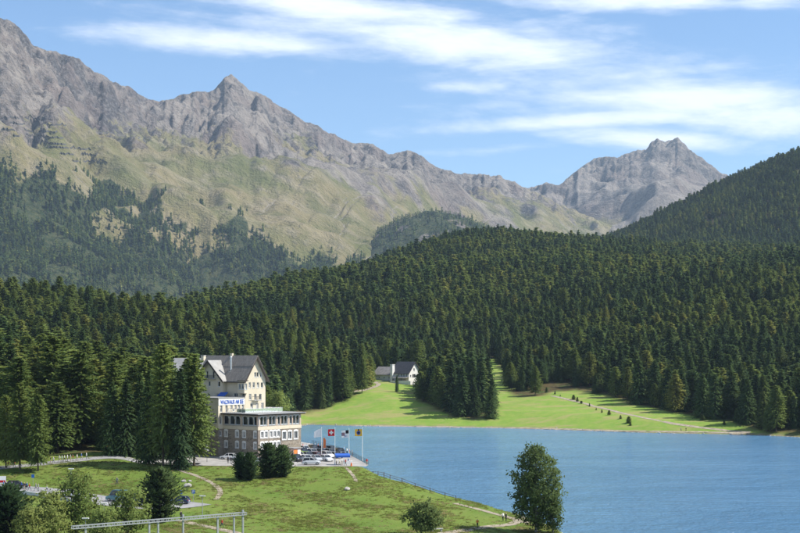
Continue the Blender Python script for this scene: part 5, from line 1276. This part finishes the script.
# ------------------------------------------------------------------ flags
def flag_mat(n, c):
    t = NT(n); t.col(c, .8, .1); tr = t.node('ShaderNodeBsdfTranslucent'); t.set(tr.inputs[0], (*c, 1)); mx = t.node('ShaderNodeMixShader'); mx.inputs[0].default_value = .3
    t.l.new(t.b.outputs[0], mx.inputs[1]); t.l.new(tr.outputs[0], mx.inputs[2]); t.l.new(mx.outputs[0], t.out.inputs[0]); return t.m
FW_, FR_, FK_, FY_, FB_, FO_ = [flag_mat(n, c) for n, c in (('flag_white', (.80, .80, .80)), ('flag_red', (.58, .02, .03)), ('flag_black', (.02, .02, .025)), ('flag_yellow', (.80, .46, .05)), ('flag_blue', (.05, .09, .32)), ('flag_brown', (.45, .22, .06)))]
def pat_white(s, h): return 0
def pat_cross(s, h): x, y = (s - .5) * 1.0, (h - .5); return 1 if (abs(x) < .10 and abs(y) < .32) or (abs(y) < .10 and abs(x) < .32) else 0
def pat_canton(s, h):   # quartered cantonal arms: ibex, blue-yellow checks, black field
    if s < .42 and h > .55: return 1
    if s > .52 and h > .25 and h < .72: return 2 if (int(s * 9) + int(h * 8)) % 2 else 3
    if .3 < s < .62 and .12 < h < .34: return 2 if (int(s * 12)) % 2 else 0
    return 0
def pat_emblem(s, h):
    d = math.hypot((s - .5) * 1.05, h - .48)
    if d < .15: return 2
    if d < .30: return 1
    return 2 if (h > .80 and .4 < s < .62) else 0
def flag(u, vb, vt, Wf, Hf, droop, mats, pat, label, seed):
    Y = 25.5 * FPX / (vb - HV); x, y = w(u, Y); top = CZ - (vt - HV) * Y / FPX - T_Z
    e = empty('flagpole', (x, y, T_Z)); tag(e, label, 'flag', 'flags on the quay')
    b_ = MB(); b_.tube((0, 0, 0), (0, 0, top), .075, .045, 8); b_.tube((0, 0, 0), (0, 0, .35), .16, .14, 10); b_.build('pole', M_WHITE, e)
    b_ = MB(); b_.tube((0, 0, top), (0, 0, top + .14), .08, .02, 8); b_.build('finial', M_STEEL, e)
    n, m = 26, 20; V, F, MI = [], [], []; rr_ = random.Random(seed); ph = rr_.uniform(0, 6)
    for j in range(m + 1):
        for i in range(n + 1):
            s, h = i / n, j / m
            V.append((-.08 - s * Wf * (1 - .06 * droop), math.sin(s * 6.5 + ph + h * 1.2) * .13 * s ** .6 + s * .25, top - .35 - Hf + h * Hf - droop * s ** 1.6 * (.35 + .65 * h)))
    for j in range(m):
        for i in range(n):
            a = j * (n + 1) + i; F.append((a, a + 1, a + n + 2, a + n + 1)); MI.append(pat((i + .5) / n, (j + .5) / m))
    b_ = MB(); b_.v, b_.f, b_.m = V, F, MI; b_.build('flag_cloth', mats, e, smooth=True)
flag(321.6, 458.5, 427.2, 1.9, 2.0, .8, [FW_], pat_white, 'plain white flag drooping from its pole on the quay', 1)
flag(334.9, 464.3, 427.6, 1.55, 1.6, .06, [FR_, FW_], pat_cross, 'red flag with white cross on the quay', 2)
flag(349.0, 461.5, 428.6, 1.75, 1.8, .15, [FW_, FK_, FB_, FO_], pat_canton, 'white quartered flag with dark and brown emblems on the quay', 3)
flag(362.4, 460.5, 427.6, 1.75, 1.7, .08, [FY_, FB_, FK_], pat_emblem, 'yellow flag with dark blue emblem at the tip of the quay', 4)

# ------------------------------------------------------------------ forecourt furniture
x, y = w(342.5, 25.5 * FPX / (464.6 - HV)); e = empty('canopy_stall', (x, y, T_Z), math.radians(8)); tag(e, 'blue canopy stall with white counter on the hotel forecourt', 'stall')
b = MB(); b.prism([(-1.7, -1.2, 2.15), (1.7, -1.2, 2.15), (1.7, 1.2, 2.5), (-1.7, 1.2, 2.5)], (0, 0, .06)); b.box(-1.7, 1.7, -1.24, -1.2, 1.75, 2.2); b.build('canopy', M_BLUE, e)
for sx in (-1.6, 1.6):
    for sy in (-1.1, 1.1): b = MB(); b.tube((sx, sy, 0), (sx, sy, 2.2), .035, .035, 6); b.build('leg', M_STEEL, e)
b = MB(); b.box(.1, 2.3, -.75, -.15, 0, .92); b.build('counter', M_WHITE, e)
x, y = w(351.3, 25.5 * FPX / (466 - HV)); b = MB(); b.tube((0, 0, 0), (0, 0, .55), .22, .18, 10); b.tube((0, 0, .55), (0, 0, .85), .20, .05, 10)
tag(b.build('litter_bin', simple('orange_plastic', (.70, .16, .03), .5, .1, 3), None, (x, y, T_Z)), 'small orange bin beside the blue canopy stall', 'bin')
x, y = w(323.2, 25.5 * FPX / (454 - HV)); e = empty('beach_banner', (x, y, T_Z)); tag(e, 'upright orange banner on a thin mast among parked cars', 'banner')
b = MB(); b.tube((0, 0, 0), (0, 0, 4.3), .03, .02, 6); b.build('mast', M_STEEL, e); b = MB(); b.prism([(0, 0, 1.5), (.65, 0, 1.6), (.7, 0, 3.6), (.35, 0, 4.2), (0, 0, 4.2)], (0, .02, 0)); b.build('banner_cloth', flag_mat('banner_orange', (.75, .25, .10)), e)
# planted bed and kiosk before the restaurant
bx0_, bx1_ = h_b(279, 0), XR + 1.8
b = MB(); n = 14; V, F = [], []
rr_ = np.random.RandomState(2)
for i in range(n + 1):
    for j in range(7): V.append((bx0_ + (bx1_ - bx0_) * i / n, -.12 - 2.6 * j / 6, 1.65 * (1 - (j / 6) ** 2.2) * (.6 + .4 * math.sin(math.pi * min(1, i / n * 1.15))) + rr_.uniform(-.08, .08)))
for i in range(n):
    for j in range(6): a = i * 7 + j; F.append((a, a + 1, a + 8, a + 7))
b.v, b.f, b.m = V, F, [0] * len(F)
t = NT('flower_bed_green'); M_BED = t.col(t.mix(t.ramp(t.noise(2.5, 5, .7), .4, .62), (.07, .14, .025), (.20, .26, .05)), .9, .1)
bed = b.build('planted_bank', M_BED, None, H_O, HYAW, smooth=True); tag(bed, 'green planted bank against the sunny wall of the restaurant', 'flower bed')
x, y = w(294.2, 346.2); e = empty('kiosk', (x, y, T_Z), HYAW); tag(e, 'small pink and orange kiosk with flat pale roof before the restaurant', 'kiosk')
b = MB(); b.box(-1.3, 1.3, -1.0, 1.0, 0, 2.5); b.build('wall', simple('kiosk_pink', (.62, .42, .36), .8, .1, 1), e)
b = MB(); b.box(-1.6, 1.7, -1.35, 1.1, 2.502, 2.65); b.build('roof', M_DECK, e); b = MB(); b.box(.2, 1.1, -1.05, -1.002, 1.0, 2.2); b.build('hatch', M_WHITE, e)
b = MB(); b.box(-1.15, .05, -1.06, -1.002, .3, 2.2); b.build('orange_panel', simple('kiosk_orange', (.72, .22, .05), .7, .1, 2), e)
x, y = w(207, 334); e = empty('satellite_dish', (x, y, T_Z)); tag(e, 'white globe lamp on a short mast under the spruces by the driveway', 'lamp')
b = MB(); b.tube((0, 0, 0), (0, 0, 2.6), .06, .05, 6); b.build('mast', M_IRON, e)
me = bpy.data.meshes.new('globe'); bm = bmesh.new(); bmesh.ops.create_icosphere(bm, subdivisions=2, radius=.62); bm.to_mesh(me); bm.free(); me.materials.append(M_WHITE); add_mesh('globe', me, e, (0, 0, 3.1)); e.name = 'globe_lamp'

# ------------------------------------------------------------------ fences
def fence(pts, post_mat, rail_mat, label, name, hgt=1.05, step=2.2, rails=(.45, .95), r_=.06, z0=None):
    pts = resample(pts, step); o0 = Vector(pts[0]); e = empty(name, o0); tag(e, label, 'fence')
    top = []
    for i, p in enumerate(pts):
        z = (float(zat(p.x, p.y)) if z0 is None else z0); q = Vector((p.x, p.y, z)) - o0; top.append(q)
        if i: 
            if (q - top[-2]).length < .5: top.pop(); continue
        b_ = MB(); b_.tube(q - Vector((0, 0, .2)), q + Vector((RND.uniform(-.03, .03), 0, hgt)), r_, r_ * .9, 6); b_.build('post', post_mat, e)
    for rz_ in rails:
        for a, c in zip(top[:-1], top[1:]): b_ = MB(); b_.tube(a + Vector((0, 0, rz_)), c + Vector((0, 0, rz_)), r_ * .55, r_ * .55, 5); b_.build('rail', rail_mat, e)
def uY(l): return [Vector((*w(u, Y), 0)) for u, Y in l]
fence(uY([(368.4, 322.5), (378, 316.5), (390, 311.5), (402, 308), (415, 304.5), (430, 301.5), (445, 298.5), (456, 296.5)]), M_WOODB, M_WOODB, 'dark wooden post and rail fence running down the lake bank', 'wooden_fence', 1.1, 2.6, (.5, .98), .075)
fence([Vector((p.x, p.y, T_Z)) for p in uY([(368.0, 325.5), (350.6, 356), (330.8, 381), (312, 401.5)])], M_IRON, M_IRON, 'dark iron railing along the quay edge behind the parked cars', 'quay_railing', 1.1, 1.9, (.15, .6, 1.08), .045, T_Z)
# parapet and rail of the lower road
q = [road2_pts[i] for i in range(0, len(road2_pts), 4)]
near = []
for i, p in enumerate(q):
    d = q[min(i + 1, len(q) - 1)] - q[max(i - 1, 0)]; d.normalize(); s_ = Vector((d.y, -d.x, 0)); s_ = s_ if s_.y < 0 else -s_
    c_ = p + s_ * 4.5; uu = 400 + c_.x / c_.y * FPX
    if uu < 106: near.append(Vector((c_.x, c_.y, float(zat(p.x, p.y)) + .05)))
o0 = near[0].copy(); e = empty('bridge_parapet', o0); tag(e, 'pale concrete parapet with steel rail along the lower road', 'parapet')
b = MB(); rb_ = MB()
for a, c in zip(near[:-1], near[1:]):
    a, c = a - o0, c - o0; d = (c - a); nn = Vector((-d.y, d.x, 0)).normalized() * .3; b.obox(a - Vector((0, 0, 1.3)), d, nn, Vector((0, 0, 1.75)))
    rb_.tube(a + Vector((0, .1, 1.15)), c + Vector((0, .1, 1.15)), .05, .05, 6)
    pp = MB(); pp.tube(a + Vector((0, .1, .45)), a + Vector((0, .1, 1.15)), .04, .04, 6); pp.build('post', M_STEEL, e)
b.build('wall', simple('pale_concrete', (.56, .55, .52), .85, .15, .8), e); rb_.build('rail', M_STEEL, e)

# ------------------------------------------------------------------ railway gantry below
gz = 7.45; g0 = Vector((*w(72, 213.5), gz)); g1 = Vector((*w(245.5, 232.5), gz)); gd = (g1 - g0); gl = gd.length; gu = gd.normalized()
e = empty('railway_gantry', (g1.x, g1.y, float(zat(g1.x, g1.y)))); tag(e, 'long pale steel lattice gantry beam on posts beside the railway', 'gantry')
off = Vector((g1.x, g1.y, float(zat(g1.x, g1.y)))); perp = Vector((-gu.y, gu.x, 0))
M_GAL = simple('galvanised_steel', (.36, .37, .38), .5, .12, 1.5, .4, .3)
bm_ = None
for dz_ in (0, .4):
    for sd in (-.28, .28):
        b = MB(); a = g0 - off + perp * sd + Vector((0, 0, dz_)); b.obox(a - perp * .05, gd, perp * .10, Vector((0, 0, .11))); b.build('chord', M_GAL, e)
n = int(gl / .85)
for i in range(n + 1):
    p = g0 + gd * (i / n) - off
    b = MB()
    for sd in (-.28, .28): b.obox(p + perp * (sd - .03) + Vector((0, 0, .1)), gu * .10, perp * .06, Vector((0, 0, .31)))
    b.obox(p - perp * .25 + Vector((0, 0, .42)), gu * .08, perp * .5, Vector((0, 0, .05))); b.build('rung', M_GAL, e)
for u in (84.6, 145.6, 154.4, 179.6, 215.6, 233, 242.6):
    k = (u - 72) / (245.5 - 72); p = g0 + gd * k; zb_ = float(zat(p.x, p.y)); b = MB(); a = Vector((p.x, p.y, zb_ - .3)) - off
    b.obox(a - gu * .13 - perp * .13, gu * .26, perp * .26, Vector((0, 0, gz - zb_ + .3 + (.9 if u in (242.6, 179.6) else -.002)))); b.build('post', M_GAL, e)

# ------------------------------------------------------------------ lamps and signs
def lamp(p, h, label):
    e = empty('street_lamp', p); tag(e, label, 'lamp post', 'lamp posts by the roads'); b_ = MB(); b_.tube((0, 0, -.2), (0, 0, h), .075, .05, 8); b_.build('pole', M_GAL, e)
    b_ = MB(); b_.box(-.55, .55, -.2, .2, h, h + .16); b_.build('lamp_head', M_WHITE, e); b_ = MB(); b_.tube((0, 0, h - .18), (0, 0, h), .05, .18, 8); b_.build('bracket', M_GAL, e)
p = hit(202.4, 518); lamp(p, 4.0, 'lamp post with wide flat head on the lawn behind the gantry')
p = hit(71, 492); lamp(p, 4.8, 'slim lamp post between the upper and lower road')
p = ground(104, 236); lamp(p, 6.2, 'slim lamp post among the feathery trees by the gantry'); p = ground(85.5, 229); lamp(p, 4.6, 'short lamp post in front of the highest feathery tree')
M_SIGN = simple('sign_blue', (.03, .14, .48), .5, .05, 3)
for (u, v, lb) in [(180.8, 503, 'blue parking sign on a post above the dark blue car'), (193.4, 502.6, 'blue parking sign on a post at the end of the lower road'), (33, 486, 'blue sign on a post on the verge beside the walkers')]:
    p = hit(u, v); e = empty('parking_sign', p); tag(e, lb, 'sign', 'blue road signs'); b = MB(); b.tube((0, 0, -.2), (0, 0, 2.3), .045, .045, 6); b.build('post', M_GAL, e); b = MB(); b.box(-.32, .32, -.09, -.05, 1.75, 2.5); pn = b.build('panel', M_SIGN, e)
    if u > 100:
        b = MB(); b.box(-.17, -.07, -.105, -.092, 1.85, 2.4); b.box(-.07, .15, -.105, -.092, 2.31, 2.4); b.box(-.07, .15, -.105, -.092, 2.06, 2.15); b.box(.07, .15, -.105, -.092, 2.15, 2.31); b.build('letter', M_WHITE, pn)
# gate board at the far left of the road
p = hit(2.5, 488); e = empty('info_board', p, .2); tag(e, 'white and red information board at the edge of the lower road', 'sign'); 
for sx in (-.5, .5): b = MB(); b.box(sx - .05, sx + .05, -.05, .05, -.2, 2.0); b.build('post', M_GAL, e)
b = MB(); b.box(-.75, .75, -.1, -.052, 1.0, 2.6); pn = b.build('panel', M_WHITE, e); b = MB(); b.box(-.6, .6, -.115, -.102, 1.2, 1.7); b.build('red_field', FR_, pn)
# boulders and benches on the slopes
def boulder(p, s_, label, seed):
    bm = bmesh.new(); bmesh.ops.create_icosphere(bm, subdivisions=2, radius=1.0); q = np.random.RandomState(seed)
    dirs = q.normal(size=(9, 3)); dirs /= np.linalg.norm(dirs, axis=1)[:, None]; cut = q.uniform(.55, .9, 9)
    for v in bm.verts:
        for d, c in zip(dirs, cut):
            k = v.co.x * d[0] + v.co.y * d[1] + v.co.z * d[2]
            if k > c: v.co -= Vector(d) * (k - c)
    me = bpy.data.meshes.new('boulder'); bm.to_mesh(me); bm.free(); me.materials.append(M_BOULD); o = add_mesh('boulder', me, None, p, q.uniform(0, 6)); o.scale = (s_ * 1.2, s_, s_ * .75); tag(o, label, 'rock', 'rocks on the grass slope')
M_BOULD = simple('grey_boulder', (.34, .32, .29), .9, .3, 1.2)
for i, (u, v, s_, lb) in enumerate([(187.5, 487, .85, 'pale boulder on the slope beside the trodden footpath, largest of the three'), (184, 482, .55, 'small grey boulder above the pale boulder by the footpath'), (190, 481.5, .4, 'smallest grey boulder by the bend of the footpath'), (347, 490, .7, 'flat pale slab in the grass below the quay')]):
    p = hit(u, v); p.z += s_ * .25; boulder(p, s_, lb, i)
p = hit(437, 531.5); e = empty('stone_bench', p, .3); tag(e, 'grey bench beside the round bushy tree', 'bench'); b = MB(); b.box(-1.1, 1.1, -.3, .3, .42, .55); b.build('seat', M_CONC, e)
for sx in (-.8, .8): b = MB(); b.box(sx - .12, sx + .12, -.25, .25, -.2, .418); b.build('leg', M_CONC, e)
for (u, v, lb) in [(275 + 330, 425.5, 'small dark jetty stage on the far lake shore'), (628, 427.8, 'low dark boat shed on the far lake shore')]:
    pass
# rows of snow fences high on the mountain
M_SNOWF = simple('weathered_steel_fence', (.10, .095, .09), .8, .2, .1)
for i, (u0, u1, va, vb) in enumerate([(2, 46, 119, 121), (10, 66, 125, 127), (0, 58, 131, 133.5), (14, 70, 137, 139.5), (22, 74, 143, 146), (48, 92, 148, 151), (60, 98, 155, 157), (72, 108, 162, 164.5)]):
    b = MB(); q = []
    for u in np.arange(u0, u1, 1.3):
        c_ = int(np.argmin(np.abs(us1 - u))); vv = va + (vb - va) * (u - u0) / (u1 - u0); col = V1[:, c_]; k = int(np.argmax(col < vv))
        q.append(Vector((X1[k, c_], Y1[k, c_] - 1.0, Z1[k, c_])))
    runs = [[q[0]]]
    for c in q[1:]:
        if (c - runs[-1][-1]).length < 34: runs[-1].append(c)
        else: runs.append([c])
    for rn in runs:
        if len(rn) < 6: continue
        b = MB(); o0 = rn[0].copy()
        for a, c in zip(rn[:-1], rn[1:]): b.obox(a - o0, c - a, Vector((0, .8, .0)), Vector((0, -1.2, 4.6)))
        tag(b.build('snow_fence', M_SNOWF, None, o0), 'dark row of avalanche fences across the bare upper mountain slope', 'fence', 'avalanche fences on the mountain')
# grass tufts, so that the near slope has its tousled look
r = np.random.RandomState(31); n = 52000
gx_ = []; yy = 235 + r.rand(n) * 105; uu = r.uniform(-30, 560, n); xx_ = (uu - 400) / FPX * yy
zz_ = zat(xx_, yy); ok = (zz_ > .5) & ~in_poly(xx_, yy, LOT) & (dist_poly(xx_, yy, LOT) > .4) & ~in_poly(uu, yy, FOREST)
for pl in (road2_pts,): ok &= dist_poly(xx_, yy, [(p.x, p.y) for p in pl[::4]], False) > 4.6
patchy = fbm(xx_ / 11, yy / 11, 4, 201); ok &= r.rand(n) < np.clip(.35 + .9 * patchy, .05, 1)
xx_, yy, zz_ = xx_[ok], yy[ok], zz_[ok]
tuft = bpy.data.collections.new('grass_tuft')
M_TUFT = [foliage('tuft_green', (.12, .16, .03), (.20, .225, .055), (.26, .25, .09), .45), foliage('tuft_dry', (.20, .18, .07), (.31, .27, .12), (.34, .27, .14), .45), foliage('tuft_dark', (.095, .14, .028), (.15, .19, .04), (.19, .20, .05), .45)]
for i, m_ in enumerate(M_TUFT):
    V, F = [], []; q = np.random.RandomState(60 + i)
    for k in range(16):
        a = q.uniform(0, 6.28); d = np.array([math.cos(a), math.sin(a), 0]); s_ = np.array([-d[1], d[0], 0]); o_ = d * q.uniform(0, .42); hh = q.uniform(.06, .15)
        V += [o_ - s_ * .06, o_ + s_ * .06, o_ + d * .14 + np.array([0, 0, hh])]
    V = np.array(V); V = orient(V.reshape(-1, 3, 3), np.zeros((len(V) // 3, 3, 3)) + np.array([0, 0, 1.])).reshape(-1, 3); me = np_mesh('grass_tuft', V, np.arange(len(V)).reshape(-1, 3), m_, False); nn_ = V * np.array([.6, .6, 0]) + np.array([0, 0, 1.0]); nn_ /= np.linalg.norm(nn_, axis=1)[:, None]
    me.normals_split_custom_set_from_vertices(nn_.tolist()); tuft.objects.link(bpy.data.objects.new('grass_tuft_%d' % i, me))
kid = np.where(fbm(xx_ / 7, yy / 7, 3, 210) + r.normal(0, .3, len(xx_)) > .42, 1, np.where(r.rand(len(xx_)) < .35, 2, 0))
scatter('grass', np.stack([xx_, yy, zz_], 1), r.uniform(0, 6.28, len(xx_)), r.uniform(.6, 1.7, len(xx_)), kid, tuft, 'tousled green and straw grass on the slope below the hotel', 'grass')
# stones washed along the water's edge
st = bpy.data.collections.new('shore_stone')
for i in range(3):
    bm = bmesh.new(); bmesh.ops.create_icosphere(bm, subdivisions=1, radius=.3); q = random.Random(i)
    for v in bm.verts: v.co *= q.uniform(.7, 1.15); v.co.z *= .6
    me = bpy.data.meshes.new('shore_stone'); bm.to_mesh(me); bm.free(); me.materials.append(M_BOULD); st.objects.link(bpy.data.objects.new('shore_stone_%d' % i, me))
P = []
for a, c in zip(LAKE[:33], LAKE[1:34]):
    a, c = np.array(a), np.array(c); L_ = np.linalg.norm(c - a); m_ = int(L_ * (1.6 if a[1] < 480 else .9))
    for k in range(m_): q = a + (c - a) * r.rand(); P.append((*(q + r.normal(0, .5 if a[1] < 480 else .9, 2)), .05))
P = np.array(P); P[:, 2] = np.maximum(zat(P[:, 0], P[:, 1]), -.1)
scatter('gravel', P, r.uniform(0, 6, len(P)), r.uniform(.4, 1.7, len(P)) ** 1.3, r.randint(0, 3, len(P)), st, 'grey stones strewn along the lake shore', 'stones')
# ------------------------------------------------------------------ the air between here and the peaks
def haze_box():
    t = bpy.data.materials.new('mountain_air'); t.use_nodes = True; n = t.node_tree.nodes; n.clear()
    v = n.new('ShaderNodeVolumePrincipled'); v.inputs['Color'].default_value = (.60, .79, 1.0, 1); v.inputs['Density'].default_value = HAZE
    v.inputs['Anisotropy'].default_value = 0.1
    o = n.new('ShaderNodeOutputMaterial'); t.node_tree.links.new(v.outputs[0], o.inputs['Volume'])
    b = MB(); b.box(-9000, 9000, -1500, 12500, -8, 2300)
    h = b.build('haze', t); tag(h, 'pale blue mountain air in front of the far peaks', 'haze', kind='stuff')
HAZE = 3.8e-5
haze_box()
